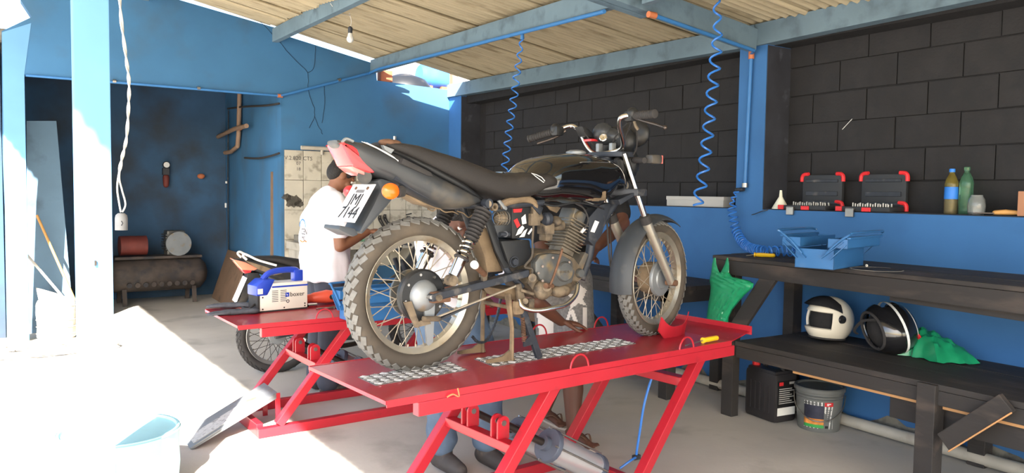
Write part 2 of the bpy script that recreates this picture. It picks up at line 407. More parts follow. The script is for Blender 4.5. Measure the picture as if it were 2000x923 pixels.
# tiles above the sink
MB().bx(2.39, 4.3, YB-.012, YB-.001, .62, 1.855).build('grout', 'grout', bw, None)
tm = MB().box((0, 0, 0), (.197, .014, .318)).mesh('tile', None, .002); tm.materials.append(MATS['tile'])
for i in range(9):
    for j in range(4):
        x = 2.49+i*.203; z = 1.694-j*.322
        if (i in (3, ) and j == 0): continue
        t = bpy.data.objects.new('tile', tm); COL.objects.link(t); t.parent = bw; PAR[t] = bw; t.location = (x, YB-.017, z+random.uniform(-.001, .001)); t.rotation_euler = (0, random.uniform(-.004, .004), 0)
for c, rr in (((572, 392), 15), ((560, 385), 9), ((585, 398), 9)):
    p = at(*c, Y=YB-.0255); mb = MB(); n = 18
    mb.prism([(p.x+math.cos(2*PI*k/n)*rr*.0058*random.uniform(.75, 1.2), p.y, p.z+math.sin(2*PI*k/n)*rr*.0058*random.uniform(.5, .9)) for k in range(n)], (0, .0015, 0)).build('soot_stain', 'soot', bw, None)
for s_, px, py, sz in (('V.2.820 CTS', 583, 309, .06), ('07', 583, 319, .05), ('18', 583, 330, .05)):
    text('handwriting', s_, sz, 'ink_grey', bw, basis(at(px, py, Y=YB-.026), (1, 0, 0), (0, 0, 1)))
# --- room behind the opening
def sbox(name, mt, *b, lab=None): return struct(MB().bx(*b).build(name, mt, smooth=None), lab)
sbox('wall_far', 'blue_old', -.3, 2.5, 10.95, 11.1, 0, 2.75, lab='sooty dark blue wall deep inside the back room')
sbox('wall_side', 'blue_back', 2.362, 2.5, YB+.151, 10.949, 0, 2.75, lab='blue side wall of the back room with pipes on it')
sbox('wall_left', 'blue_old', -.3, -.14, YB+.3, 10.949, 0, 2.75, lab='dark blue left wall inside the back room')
sbox('slab', 'grey_plaster', -.3, 2.5, YB+.151, 11.1, 2.751, 2.85, lab='concrete slab over the back room')
# --- column
CY = 3.35
cx0, cx1 = at(148, 400, Y=CY).x, at(219, 400, Y=CY).x
co = struct(MB().bx(cx0, cx1, CY, CY+.12, 0, 2.95).build('column', 'lit_blue', smooth=None, bevel=.004), 'slim square blue concrete column standing in the sun')
mb = MB(); q = at(186, 513, Y=CY-.002); mb.box((q.x, CY-.002, q.z), (.007, .02, .02)).build('nail', 'steel_dark', co)
# --- roof
ce = thing('ceiling', 'corrugated fibre cement roof on blue timber beams', None, (0, 0, 0), kind='structure')
def beam(p0, p1, w_=.065, h=.14, name='beam'):
    return MB().bar((p0[0], p0[1], p0[2]+h/2), (p1[0], p1[1], p1[2]+h/2), w_, h).build(name, 'blue_beam', ce, None, .004)
beam((2.3, YB-.002, zb(2.3, YB)-.005), (2.3, -3, zb(2.3, 0)))
beam((3.40, YB-.002, zb(3.4, YB)), (3.19, 3.74, 2.60)); beam((3.25, 3.6, 2.585), (3.2, -3, 2.60))
beam((4.40, YB-.002, 2.565), (4.40, 3.7, 2.475), .1, .15); beam((4.40, 3.69, 2.475), (4.40, 1.35, 2.505), .1, .15); beam((4.40, 1.34, 2.505), (4.40, -3, 2.50), .1, .15)
beam((4.35, 3.70, 2.44), (2.95, 3.70, 2.615), .075, .15); beam((3.42, 3.79, 2.56), (1.2, 3.79, 2.83), .06, .13)
beam((1.05, YB-.002, zb(1.05, YB)), (1.05, -3, zb(1.05, 0))); beam((-.15, YB-.3, zb(-.15, YB)), (-.1, -3, zb(-.15, 0)))
def sheet(x0, x1, y0, y1, lift, jag=False):
    N = int((y1-y0)/.075*6)+1; K = 7; mb = MB()
    rows = []; 
    for k in range(K):
        row = []
        for i in range(N+1):
            y = y0+(y1-y0)*i/N
            xa, xb = (x0(y) if callable(x0) else x0), x1
            if jag: xb += .1*math.sin(i*.9)+.06*random.random()
            x = xa+(xb-xa)*k/(K-1)
            row.append((x, y, zb(x, y)+.152+lift+.016*math.sin(2*PI*y/.075)+.024*(i/N)-.004))
        rows.append(row)
    mb.grid(rows, False, False)
    n = len(mb.v); f0 = list(mb.f)
    mb.v += [q+V((0, 0, .006)) for q in mb.v]; mb.f += [tuple(n+i for i in reversed(q)) for q in f0]
    C = N+1                                    # close the rim
    for i in range(N): mb.f += [(i, i+1, n+i+1, n+i), ((K-1)*C+i, n+(K-1)*C+i, n+(K-1)*C+i+1, (K-1)*C+i+1)]
    for k in range(K-1): mb.f += [(k*C, n+k*C, n+(k+1)*C, (k+1)*C), (k*C+N, (k+1)*C+N, n+(k+1)*C+N, n+k*C+N)]
    return mb.build('roof_sheet', 'sheet', ce, 60)
def xedge(y): ze = zb(-.4, y)+.16; return 1.575-.05*(y+1.19*ze)-.68*ze
y1 = 8.36; k = 0
while y1 > -3.5:
    y0 = y1-.60
    sheet(xedge, 2.25, y0, y1, .0)
    if k == 0: sheet(2.15, 3.52, y0, y1, .012, True)
    else: sheet(2.15, 4.72, y0, y1, .012)
    y1 -= .5; k += 1
# --- what shows through the gap over the back wall
mb = MB(); 
mb.box((3.58, YB+.08, 2.75), (.14, .12, .13))
mb.thing('loose_brick', 'brick_red', 'red clay brick lying on top of the blue wall by the roof gap', 'brick', (3.58, YB+.08, 2.685), world=True, bevel=.005)
p = at(846, 150, Y=9.55)
t = thing('water_tank', 'translucent blue plastic water tank seen through the gap over the wall', 'tank', (p.x, 9.55, 0))
MB().lathe([(.02, -.22), (.13, -.215), (.16, -.19), (.165, -.15), (.155, -.1), (.165, -.05), (.165, .14), (.15, .19), (.1, .215), (.02, .22)], (p.x, 9.55, p.z), (1, 0, 0), 24).build('body', 'tank_plastic', t, world=True)
for dx in (-.12, .12): MB().bx(p.x+dx-.05, p.x+dx+.05, 9.42, 9.68, 0, p.z-.14).build('support', 'brick_red', t, None, world=True)
p = at(790, 160, Y=8.9)
MB().lathe([(.35, -2.84), (.36, -.25), (.34, -.1), (.26, 0), (.1, .06), (.02, .07)], (p.x, 8.9, p.z+.03), (0, 0, 1), 24).thing('round_cistern', 'black_plastic', 'dark domed cistern outside, beside the blue tank above the wall', 'tank', (p.x, 8.9, 0), world=True)
p = at(885, 160, Y=8.8)
MB().bx(p.x-.03, p.x+.05, 8.76, 8.84, 0, 3.1).thing('post', 'wood_brown', 'dark wooden post outside at the end of the blue tank', 'post', (p.x, 8.8, 0), world=True)
MB().bx(5.1, 9, 12, 12.2, 0, 4.3).bx(5.0, 9.1, 11.95, 12.25, 4.3, 4.4).thing('neighbour_house', 'house_white', 'white sunlit house wall glimpsed through the roof gap', 'building', (7, 12.1, 0), world=True)
# --- pipes
def pipe(name, pts, r, mt, label, cat='pipe', extra=None, n=10):
    t = thing(name, label, cat, pts[len(pts)//2])
    MB().tube(pts, r, n).build('tube', mt, t, world=True)
    for q, a, b, m2, nm in (extra or []): MB().cyl(q, V(q)+V(a), b).build(nm, m2, t, world=True)
    return t
e0 = at(548, 187, Y=YB-.02)
pipe('conduit', [at(50, 147, Y=YB-.015), at(220, 160, Y=YB-.015), e0], .011, 'tube_blue', 'thin blue conduit along the lintel of the opening', 'conduit', [(e0+V((-.03, 0, 0)), (.05, 0, 0), .02, 'copper_orange', 'elbow'), (at(220, 158, Y=YB-.02), (.03, 0, 0), .016, 'steel', 'clip'), (at(385, 172, Y=YB-.02), (.03, 0, 0), .016, 'steel', 'clip')])
e1 = V((3.345, YB-.03, 2.755))
pipe('air_pipe', [e0+V((0, -.01, 0)), e1, V((3.30, 7.9, 2.75)), V((3.14, 3.86, 2.58))], .014, 'tube_blue', 'blue air pipe running up the wall and under the middle roof beam', 'pipe', [(at(660, 157, Y=YB-.03), (.03, 0, .01), .019, 'steel', 'clip')])
q0 = at(1278, 30, Y=3.64); q1 = at(1458, 106, Y=3.63); q1.x = min(q1.x, 4.33)
cp = V((XR-.02, 3.72, 2.42)); CONN = at(1455, 360, X=XR-.02)
pipe('air_pipe', [q0, V((4.29, 3.64, 2.43)), cp, V((XR-.02, CONN.y, CONN.z))], .013, 'tube_blue', 'blue air pipe coming down the blue pillar on the right wall', 'pipe', [(q0+V((-.05, 0, 0)), (.06, 0, 0), .02, 'copper_orange', 'elbow'), (cp+V((0, 0, -.03)), (0, 0, .05), .02, 'copper_orange', 'elbow'), (V((XR-.02, CONN.y, CONN.z-.02)), (0, 0, .03), .022, 'steel', 'coupling'), (V((XR-.03, CONN.y, CONN.z-.035)), (0, .07, -.004), .014, 'frame_black', 'quick_connector')])
fl = [V((4.31, 6.2, .045))]+[V((4.31-.02*i/6, 5.5-i*.75, .045)) for i in range(9)]
pipe('drain_pipe', fl, .035, 'pvc', 'off-white plastic drain pipe lying along the foot of the right wall', 'pipe', n=14)
# water pipes in the back room
W = 2.345
def wp(px, py): return at(px, py, X=W-.03)
pipe('water_pipe', [wp(468, 180), wp(466, 262), wp(464, 285), wp(452, 296), wp(440, 298)], .028, 'pvc_brown', 'brown plastic water pipe dropping down the back room side wall', 'pipe', [(wp(466, 252)+V((0, -.12, -.0)), (0, .1, 0), .02, 'copper_orange', 'valve_handle')], n=12)
pipe('water_pipe', [wp(432, 268)+V((-.05, 0, 0)), wp(466, 252)+V((-.05, 0, 0)), wp(490, 246)+V((-.05, 0, 0))], .027, 'pvc_brown', 'short brown cross pipe over the dropping water pipe', 'pipe', n=12)
pipe('conduit', [wp(443, 215)+V((.02, 0, 0)), wp(442, 330)+V((.02, 0, 0)), wp(443, 480)+V((.02, 0, 0)), wp(445, 540)+V((.02, 0, 0))], .008, 'frame_black', 'thin dark conduit down the back room side wall', 'conduit', [(wp(442, 358), (0, 0, .03), .013, 'white', 'clip'), (wp(441, 405), (0, 0, .06), .013, 'white', 'coupling')])
for a, lab in (([(445, 212), (480, 208), (520, 206), (545, 202)], 'upper black hose sagging across the back room side wall'), ([(478, 308), (505, 309), (530, 304), (545, 299)], 'lower black hose sagging across the back room side wall')):
    pipe('hose', smoothpath([wp(*q) for q in a], 4), .012, 'rubber_dark', lab, 'hose')
pp = at(588, 288, Y=YB-.05)
pipe('sink_pipe', [pp, at(650, 291, Y=YB-.05)], .022, 'pvc', 'off-white plastic pipe fixed along the top of the tiles', 'pipe', [(at(629, 288, Y=YB-.05), (0, 0, -.08), .016, 'pvc', 'stub')], n=12)
p = at(771, 271, Y=YB-.06)
pipe('tap_stub', [p+V((0, .05, -.05)), p+V((0, 0, -.04)), p+V((0, 0, .03))], .02, 'alu', 'short grey pipe stub on the wall above the motorcycle tail', 'pipe', n=10)
# sink counter
t = thing('sink_counter', 'pale concrete sink counter below the tiled wall', 'counter', (3.2, 8.0, 0))
MB().bx(2.4, 4.2, 7.8, YB-.03, .80, .88).build('slab', 'pvc', t, None, .006, world=True)
MB().bx(2.43, 2.9, 7.84, YB-.03, 0, .80).build('support', 'pvc', t, None, world=True)
MB().bx(3.7, 4.15, 7.84, YB-.03, 0, .80).build('support', 'pvc', t, None, world=True)
MB().bx(2.45, 2.72, 7.86, 8.16, .88, .95).build('block', 'grey_plaster', t, None, .006, world=True)
# plank by the jamb
MB().prism([at(530, 335, Y=8.62), at(541, 335, Y=8.62), at(541, 545, Y=8.62), at(529, 545, Y=8.62)], (0, .03, 0)).thing('plank', 'wood_brown', 'narrow brown plank upright beside the opening', 'plank', at(535, 545, Y=8.62), world=True)
# ================================================================== lifts
def chequer(parent, pts, z):          # tread plate with raised bars
    pts = [V((p.x, p.y, z)) for p in pts]
    MB().prism(pts, (0, 0, .003)).build('tread_plate', 'chequer_base', parent, None)
    a, b, c, d = pts; mb = MB(); Lx = (d-a).length; Ly = (b-a).length
    nx = int(Lx/.042); ny = max(2, int(Ly/.03))
    for i in range(nx):
        for j in range(ny):
            u = (i+.5)/nx; v = (j+.5)/ny
            q = a.lerp(d, u).lerp(b.lerp(c, u), v)
            for k in (-1, 0, 1):
                an = .45 if (i+j) % 2 else -.95
                o_ = Matrix.Rotation(an, 3, 'Z') @ V((0, k*.0085, 0))
                mb.box(q+o_+V((0, 0, .0042)), (.03, .0042, .003), Matrix.Rotation(an, 3, 'Z'))
    o = mb.build('raised_bars', 'chequer', parent, None); o['kind'] = 'stuff'
def make_lift(label, O, phi, zt, W, LEN, main):
    t = thing('motorcycle_lift', label, 'lift', O, phi, 'red motorcycle lifts')
    F = Frame(O, phi)
    MB().prism([(0, 0, zt-.006), (LEN-.2, 0, zt-.006), (LEN-.2, W, zt-.006), (.0, W, zt-.006)], (0, 0, .006)).build('platform', 'red_deck', t, None)
    MB().prism([(LEN-.2, 0, zt-.006), (LEN, .03, zt+.02), (LEN, W-.03, zt+.02), (LEN-.2, W, zt-.006)], (0, 0, .006)).build('end_flap', 'red_deck', t, None)
    MB().bar((LEN, .02, zt+.03), (LEN, W-.02, zt+.03), .006, .045).build('end_lip', 'red', t, None)
    for y, s_ in ((0, -1), (W, 1)):
        MB().bx(0, LEN-.2, y-.003, y+.003, zt-.024, zt+.002).build('edge_lip', 'red', t, None)
        MB().bx(.13, LEN-.17, y-s_*.02-.02, y-s_*.02+.02, zt-.078, zt-.026).build('side_rail', 'red', t, None, .003)
    MB().bx(-.003, .003, 0, W, zt-.014, zt).build('edge_lip', 'red', t, None)
    na, nb = (.85, 1.82) if main else (.70, 1.66)
    dx, zb0, zt0 = .455, .06, zt-.06
    for x in (na, nb):
        for y in (.07, W-.07): MB().bar((x-dx, y, zb0), (x, y, zt0), .05, .05, (0, 1, 0)).build('arm', 'red', t, None, .004)
    def onarm(x, z): return x-dx*(zt0-z)/(zt0-zb0)
    cz = .37
    MB().bar((onarm(na, cz), .09, cz), (onarm(na, cz), W-.09, cz), .05, .04).build('cross_tube', 'red', t, None, .004)
    MB().bar((onarm(nb, .5), .09, .5), (onarm(nb, .5), W-.09, .5), .06, .045).build('cross_tube', 'red', t, None, .004)
    for y in (.03+.04, W-.07): MB().bx(na-dx-.12, nb-dx+.05, y-.025, y+.025, 0.0, .055).build('base_rail', 'red', t, None, .004)
    for x in (na-dx-.1, nb-dx+.03): MB().bx(x-.02, x+.02, .09, W-.09, .002, .075).build('base_cross', 'red', t, None, .004)
    for yb in (.20, W-.24):
        for k in (-.022, .022):
            c = V((onarm(na, cz)+.01, yb+k, cz))
            mb = MB(); n = 10
            prof = [(-.03, -.0), (-.03, .07)]+[(.03*math.cos(PI-PI*i/n), .07+.03*math.sin(PI*i/n)) for i in range(n+1)]+[(.03, 0)]
            mb.prism([c+V((a, -.005, b+.015)) for a, b in prof], (0, .01, 0)).build('ram_bracket', 'red', t, None)
            MB().cyl(c+V((0, -.009, .085)), c+V((0, .009, .085)), .012).build('bolt', 'steel', t)
        r0 = V((onarm(na, cz)+.01, yb, cz+.085)); r1 = V((na+.0, yb, .30)); d = (r1-r0).normalized() ; d = V((.87, 0, -.49)).normalized()
        e = r0+d*.30
        MB().cyl(r0, e, .017).build('ram_rod', 'steel_dark', t)
        rm = MB().lathe([(.025, -.03), (.034, -.028), (.034, 0), (.075, .004), (.078, .01), (.078, .03), (.066, .034)], e, d, 20).build('ram_flange', 'ram_grey', t)
        MB().cyl(e+d*.03, e+d*.34, .062, n=24).build('ram_body', 'alu', t)
        MB().lathe([(.07, 0), (.07, .03)], e+d*.34, d, 20).build('ram_flange', 'ram_grey', t)
        for an in (.6, 2.2, 3.8, 5.3):
            a = d.orthogonal().normalized(); b = d.cross(a); q = a*math.cos(an)*.073+b*math.sin(an)*.073
            MB().cyl(e+q-d*.012, e+q+d*.365, .0045, n=6).build('tie_rod', 'steel', rm)
    MB().bar((nb-.04, W/2, zt-.03), (onarm(nb, .5), W/2-.05, .5), .012, .012).build('safety_bar', 'red', t)
    hoops = ((.92, 0), (1.62, 0), (.62, W), (1.25, W), (1.7, W)) if main else ((.5, 0), (.62, W))
    for x, y in hoops:
        pts = [V((x-.052*math.cos(PI*i/12), y, zt+.06*math.sin(PI*i/12)-.004)) for i in range(13)]
        MB().tube(pts, .0045, 6).build('tie_loop', 'red', t)
    if main:
        for q in (((699, 737), (734, 753), (913, 723), (878, 707)), ((926, 701), (965, 716), (1242, 671), (1204, 661))):
            P = [F.z(a, b, zt) for a, b in q]; chequer(t, [P[0], P[1], P[2], P[3]], zt)
        # curved wheel stop
        p0, p1 = F.z(1293, 662, zt), F.z(1352, 651, zt); mid = (p0+p1)/2
        ax = V((1, .16, 0)).normalized(); ay = V((-.16, 1, 0)).normalized(); mb = MB(); outer = []; inner = []
        for i in range(17):
            u = -1+2*i/16; x = .135*u; y = .03*u*u; h = .055+.06*abs(u)**3
            for lst, off in ((outer, 0), (inner, .006)):
                b = mid+ax*x+ay*(y+off); lst.append((b+V((0, 0, 0 if abs(u) < .75 else (abs(u)-.75)*.16)), b+V((0, -.02*abs(u), h))))
        n = 17
        rows = [[outer[i][0], outer[i][1], inner[i][1], inner[i][0]] for i in range(n)]
        mb.grid(rows); mb.build('wheel_stop', 'red', t)
        hp = F.p(882, 768, -.01); MB().tube(smoothpath([hp+V((-.02, 0, -.01)), hp+V((0, -.01, .0)), hp+V((.025, -.012, -.012)), hp+V((.02, -.01, .02))], 4), .003, 5).build('spring_clip', 'copper_orange', t)
    return t, F
Z1 = .69
lift1, LF = make_lift('long red motorcycle lift in front, carrying the black motorcycle', (1.065, 2.465, 0), math.radians(5.5), Z1, .66, 2.17, True)
Z2 = .67
lift2, LF2 = make_lift('red motorcycle lift behind, with a welder and toolbox on it', (1.0, 4.36, 0), math.radians(3.), Z2, .7, 2.1, False)
# chequer ramp on the floor
t = thing('loading_ramp', 'grey tread plate ramp sloping up to the rear lift', 'ramp', at(450, 850, Z=0))
a, b = at(372, 876, Z=0.01), at(316, 828, Z=.01)
T1 = dep(542, 767, (at(546, 834, Z=0)-CAMP).dot(_f)); T2 = T1+V((-.007, .27, 0.0)); a = at(372, 876, Z=.008); b = a+V((-.007, .27, 0))
up = (T1-a).cross(b-a).normalized()*-1
if up.z < 0: up = -up
MB().prism([a, T1, T2, b], up*.006).build('plate', 'hub', t, None, world=True)
dn = V((0, 0, -.03)); 
for p, q in ((a, T1), (b, T2)): MB().prism([p, q, q+dn, p+V((.02, 0, 0))], (0, .006, 0)).build('side_flange', 'hub', t, None, world=True)
for q in (T1, T2): MB().bar(q, V((q.x+.005, q.y, 0)), .006, .03).build('leg', 'red', t, None, world=True)
P = [a.lerp(T1, .05).lerp(b.lerp(T2, .05), .1)+up*.0065, a.lerp(T1, .05).lerp(b.lerp(T2, .05), .6)+up*.0065, a.lerp(T1, .6).lerp(b.lerp(T2, .6), .6)+up*.0065, a.lerp(T1, .6).lerp(b.lerp(T2, .6), .1)+up*.0065]
MB().prism(P, up*.003).build('tread_plate', 'chequer', t, None, world=True)

# ================================================================== main motorcycle
def interp(tab, x):
    if x <= tab[0][0]: return tab[0][1]
    for (a, b), (c, d) in zip(tab, tab[1:]):
        if x <= c: return b+(d-b)*(x-a)/max(1e-9, c-a)
    return tab[-1][1]
def sloft(mb, F, tops, bots, wid, yt=0., yb=-.1, e=2.6, n=22, K=22, yc=0.):
    A = sorted((F.p(a, b, yt).x, F.p(a, b, yt).z) for a, b in tops); B_ = sorted((F.p(a, b, yb).x, F.p(a, b, yb).z) for a, b in bots)
    x0 = min(A[0][0], B_[0][0]); x1 = max(A[-1][0], B_[-1][0]); rows = []
    for k in range(K+1):
        u = .5-.5*math.cos(PI*k/K); x = x0+(x1-x0)*u; zt, zl = interp(A, x), interp(B_, x)
        if zt-zl < .012: m_ = (zt+zl)/2; zt, zl = m_+.006, m_-.006
        w_ = interp(wid, u); c = (zt+zl)/2; h = (zt-zl)/2
        rows.append([V((x, yc+w_*math.copysign(abs(math.cos(2*PI*j/n))**(2/e), math.cos(2*PI*j/n)), c+h*math.copysign(abs(math.sin(2*PI*j/n))**(2/e), math.sin(2*PI*j/n)))) for j in range(n)])
    return mb.grid(rows)
def make_wheel(parent, name, c, R, w_, psi, rim_r, dark=False, drum=None, blocks=40, spoke_mat='spoke', rimmat='rim', front=False):
    hw = w_/2
    rim = MB().lathe([(rim_r-.022, -.018), (rim_r, -.03), (rim_r+.008, -.026), (rim_r-.006, -.014), (rim_r-.006, .014), (rim_r+.008, .026), (rim_r, .03), (rim_r-.022, .018)], (0, 0, 0), (0, 1, 0), 56, False, True).build(name, rimmat, parent, 50)
    rim.location = c; rim.rotation_euler = (0, 0, psi)
    MB().lathe([(rim_r+.002, -hw*.62), (rim_r+.018, -hw*.92), (R-.028, -hw*.96), (R-.012, -hw*.78), (R-.003, -hw*.4), (R-.001, 0), (R-.003, hw*.4), (R-.012, hw*.78), (R-.028, hw*.96), (rim_r+.018, hw*.92), (rim_r+.002, hw*.62)], (0, 0, 0), (0, 1, 0), 64, False, True).build('tyre', 'rubber_side' if not dark else 'rubber_dark', rim, 60)
    mb = MB()
    for k in range(blocks):
        for s_, yy, rr, ln in ((1, .28, R, .54), (-1, .28, R, .54), (1, .74, R-.010, .42), (-1, .74, R-.010, .42)):
            th = 2*PI*(k+(.5 if s_ > 0 else 0)+(.4 if yy > .5 else 0))/blocks
            tilt = (.25 if yy < .5 else .75)*s_
            M = Matrix.Rotation(th, 3, 'Y') @ Matrix.Rotation(-tilt, 3, 'X')
            p = Matrix.Rotation(th, 3, 'Y') @ V((0, s_*yy*hw, rr))
            mb.box(p, (2*PI*R/blocks*.80, hw*ln, .0045), M @ Matrix.Rotation(.45*s_, 3, 'Z'))
    o = mb.build('tread', 'tread_rubber' if not dark else 'rubber_dark', rim, None); o['kind'] = 'stuff'
    # spokes: four kinds that share their mesh
    kinds = []
    for s_ in (-1, 1):
        for q in (-1, 1):
            a = V((.052*math.sin(q*1.15), s_*.034, .052*math.cos(q*1.15))); b = V((0, s_*.008, rim_r-.016))
            if front and s_ < 0: a = V((.07*math.sin(q*1.0), -.032, .07*math.cos(q*1.0)))
            me = MB().cyl(a, b, .0021, n=5).mesh('spoke'); me.materials.append(MATS[spoke_mat]); kinds.append(me)
    for k in range(9):
        for i, me in enumerate(kinds):
            o = bpy.data.objects.new('spoke', me); COL.objects.link(o); o.parent = rim; PAR[o] = rim; o.rotation_euler = (0, 2*PI*(k+i*.25)/9, 0)
    nm = MB()
    for k in range(36):
        an = 2*PI*k/36; d = V((math.sin(an), 0, math.cos(an))); nm.cyl(d*(rim_r-.034), d*(rim_r-.02), .0035, n=5)
    nm.build('nipples', 'spoke', rim)['kind'] = 'stuff'
    for prof, m2, nm_ in (drum or []): MB().lathe(prof, (0, 0, 0), (0, 1, 0), 32).build(nm_, m2, rim, 40)
    return rim
BO = V((1.365, 2.862, Z1)); BP = math.radians(5.0)
B = Frame(BO, BP)
bike = thing('motorcycle', 'dusty black motorcycle with red tail light standing on the front lift', 'motorcycle', BO, BP)
def bp(px, py, y=0.): return B.p(px, py, y)
def prismpx(px, y0, y1, name, mt, parent=None, bevel=.004, smooth=35):
    return MB().prism([bp(a, b, y0) for a, b in px], (0, y1-y0, 0)).build(name, mt, parent or bike, smooth, bevel)
RW = V((.0, 0, .312))
rw = make_wheel(bike, 'rear_wheel', RW, .312, .10, 0, .242, drum=[
    ([(.03, -.05), (.055, -.05), (.06, -.034), (.06, .03), (.1, .032), (.1, .045), (.03, .05)], 'cast_grey', 'hub'),
    ([(.02, -.062), (.1, -.060), (.108, -.052), (.108, -.03), (.02, -.03)], 'black_plastic', 'brake_plate'),
    ([(.004, -.094), (.03, -.092), (.052, -.083), (.064, -.066), (.066, -.058), (.02, -.058)], 'hub', 'hub_cap'),
    ([(.06, .052), (.088, .052), (.088, .058), (.06, .058)], 'rust', 'sprocket')])
for k in range(8):
    an = 2*PI*k/8+.2; MB().cyl((.088*math.cos(an), -.068, .088*math.sin(an)), (.088*math.cos(an), -.058, .088*math.sin(an)), .006, n=6).build('bolt', 'steel', rw)
FA = bp(1276, 546, 0.); FWC = V((FA.x, 0, .298)); SPSI = math.radians(11)
fw = make_wheel(bike, 'front_wheel', FWC, .300, .082, SPSI, .238, blocks=46, front=True, drum=[
    ([(.03, .05), (.08, .05), (.085, .03), (.085, -.03), (.03, -.035)], 'mud', 'hub'),
    ([(.01, -.056), (.05, -.056), (.055, -.05), (.09, -.048), (.094, -.04), (.094, -.032), (.01, -.03)], 'hub', 'brake_plate')])
# swingarm
for s_ in (-1, 1):
    y = s_*.098
    A0, A1 = bp(850, 580, -.098), bp(1028, 532, -.098); A0.y = A1.y = y
    MB().bar(A0+V((-.03, 0, 0)), A1, .032, .05, (0, 1, 0)).build('swingarm', 'frame_black', bike, None, .006)
    MB().box(A0+V((.02, 0, .0)), (.09, .04, .045)).build('axle_plate', 'rust', bike, 35, .008)
    MB().cyl(A0+V((.0, s_*.035, 0)), A0+V((0, -s_*.02, 0)), .014, n=8).build('axle_nut', 'cast_mud', bike)
MB().cyl((0, -.12, .312), (0, .12, .312), .008).build('axle', 'steel', bike)
MB().prism([bp(790, 590, -.075), bp(804, 588, -.075), bp(818, 628, -.075), bp(838, 620, -.075), bp(842, 632, -.075), bp(812, 640, -.075)], (0, .012, 0)).build('brake_arm', 'cast_mud', bike)
MB().prism([bp(828, 588, -.07), bp(850, 590, -.07), bp(846, 668, -.07), bp(838, 675, -.07), bp(834, 670, -.07)], (0, .01, 0)).build('brake_stay', 'hub', bike)
MB().cyl(bp(826, 622, -.09), bp(858, 622, -.09), .011, n=8).build('brake_adjuster', 'cast_mud', bike)
MB().cyl(bp(850, 620, -.088), bp(1013, 556, -.11), .0045, n=6).build('brake_rod', 'spoke', bike)
MB().bar(bp(856, 624, -.08), bp(930, 590, -.085), .008, .02, (0, 1, 0)).build('torque_rod', 'frame_black', bike)
# shocks
for s_ in (-1, 1):
    a, b = bp(951, 397, -.135), bp(881, 547, -.135); a.y *= -s_; b.y *= -s_; d = (b-a)
    top = MB().cyl(a, a+d*.62, .013).cyl(a+V((0, -.018, 0)), a+V((0, .018, 0)), .02).build('shock_absorber', 'frame_black', bike)
    for k in range(9):
        u = .10+k*.045; r_ = .037-.0006*k
        MB().lathe([(r_-.01, -.008), (r_, -.003), (r_, .003), (r_-.01, .008)], a+d*u, d, 20, True).build('boot_ring', 'rubber_dark', top)
    P = []; N = 90; dn_ = d.normalized(); q = dn_.orthogonal().normalized(); w2 = dn_.cross(q)
    for i in range(N+1):
        u = .46+.24*i/N; an = 2*PI*4*i/N; P.append(a+d*u+(q*math.cos(an)+w2*math.sin(an))*.024)
    MB().tube(P, .006, 7).build('spring', 'chrome', top)
    MB().lathe([(.03, 0), (.034, .006), (.03, .012)], a+d*.70, dn_, 18).build('spring_seat', 'rubber_dark', top)
    MB().cyl(a+d*.70, a+d*.94, .025, .022, n=20).build('chrome_body', 'chrome', top)
    MB().cyl(b+V((0, -.02, 0)), b+V((0, .02, 0)), .022).build('shock_eye', 'cast_mud', bike)
# frame tubes
def ftube(px, y, r, name='frame_tube', mt='frame_black', both=True, k=5):
    for s_ in ((-1, 1) if both else (-1,)):
        P = [bp(a, b, y) for a, b in px]; P = [V((p.x, p.y*(-s_), p.z)) for p in P]
        MB().tube(smoothpath(P, k), r, 10).build(name, mt, bike)
ftube([(770, 345), (850, 388), (930, 402), (1000, 400), (1060, 395)], -.09, .014)
ftube([(945, 400), (962, 450), (985, 520), (1020, 560)], -.085, .014)
MB().tube(smoothpath([bp(1200, 395), bp(1160, 460), bp(1150, 500), bp(1135, 545)], 5), .022, 12).build('down_tube', 'frame_black', bike)
MB().tube(smoothpath([bp(1205, 360), bp(1150, 370), bp(1060, 385)], 5), .028, 12).build('backbone', 'frame_black', bike)
prismpx([(1150, 425), (1172, 400), (1195, 395), (1175, 460), (1160, 480), (1150, 470)], -.035, .035, 'frame_gusset', 'frame_black')
MB().prism([bp(1162, 430, -.038), bp(1170, 433, -.038), bp(1161, 454, -.038), bp(1153, 452, -.038)], (0, -.001, 0)).build('sticker', 'white', bike)
prismpx([(1143, 492), (1150, 496), (1138, 528), (1126, 524)], -.045, .045, 'engine_mount', 'cast')
# inner mudguard, side covers
prismpx([(942, 440), (952, 445), (965, 490), (978, 518), (985, 530), (952, 532), (946, 500), (935, 470)], -.05, .05, 'inner_mudguard', 'mud', bevel=.008)
prismpx([(948, 430), (960, 428), (985, 505), (998, 522), (985, 524), (968, 490)], -.1, -.085, 'side_cover_edge', 'black_plastic')
prismpx([(978, 470), (1035, 468), (1040, 500), (1030, 516), (1008, 522), (996, 522)], -.105, .105, 'battery_cover', 'black_plastic', bevel=.008)
MB().lathe([(.004, -.012), (.014, -.012), (.014, 0)], bp(1004, 511, -.108), (0, 1, 0), 16).lathe([(.02, -.003), (.024, -.003), (.024, .002), (.02, .002)], bp(1004, 511, -.108), (0, 1, 0), 20, True, True).build('cover_screw', 'frame_black', bike)
prismpx([(1000, 405), (1040, 403), (1040, 466), (1000, 466)], -.07, .07, 'air_box', 'black_plastic')
MB().prism([bp(1002, 408, -.072), bp(1020, 407, -.072), bp(1018, 414, -.072), bp(1003, 415, -.072)], (0, -.001, 0)).build('sticker', 'label_red', bike)
MB().prism([bp(1003, 430, -.072), bp(1010, 426, -.072), bp(1016, 440, -.072), bp(1010, 445, -.072)], (0, -.001, 0)).build('sticker', 'label_red', bike)
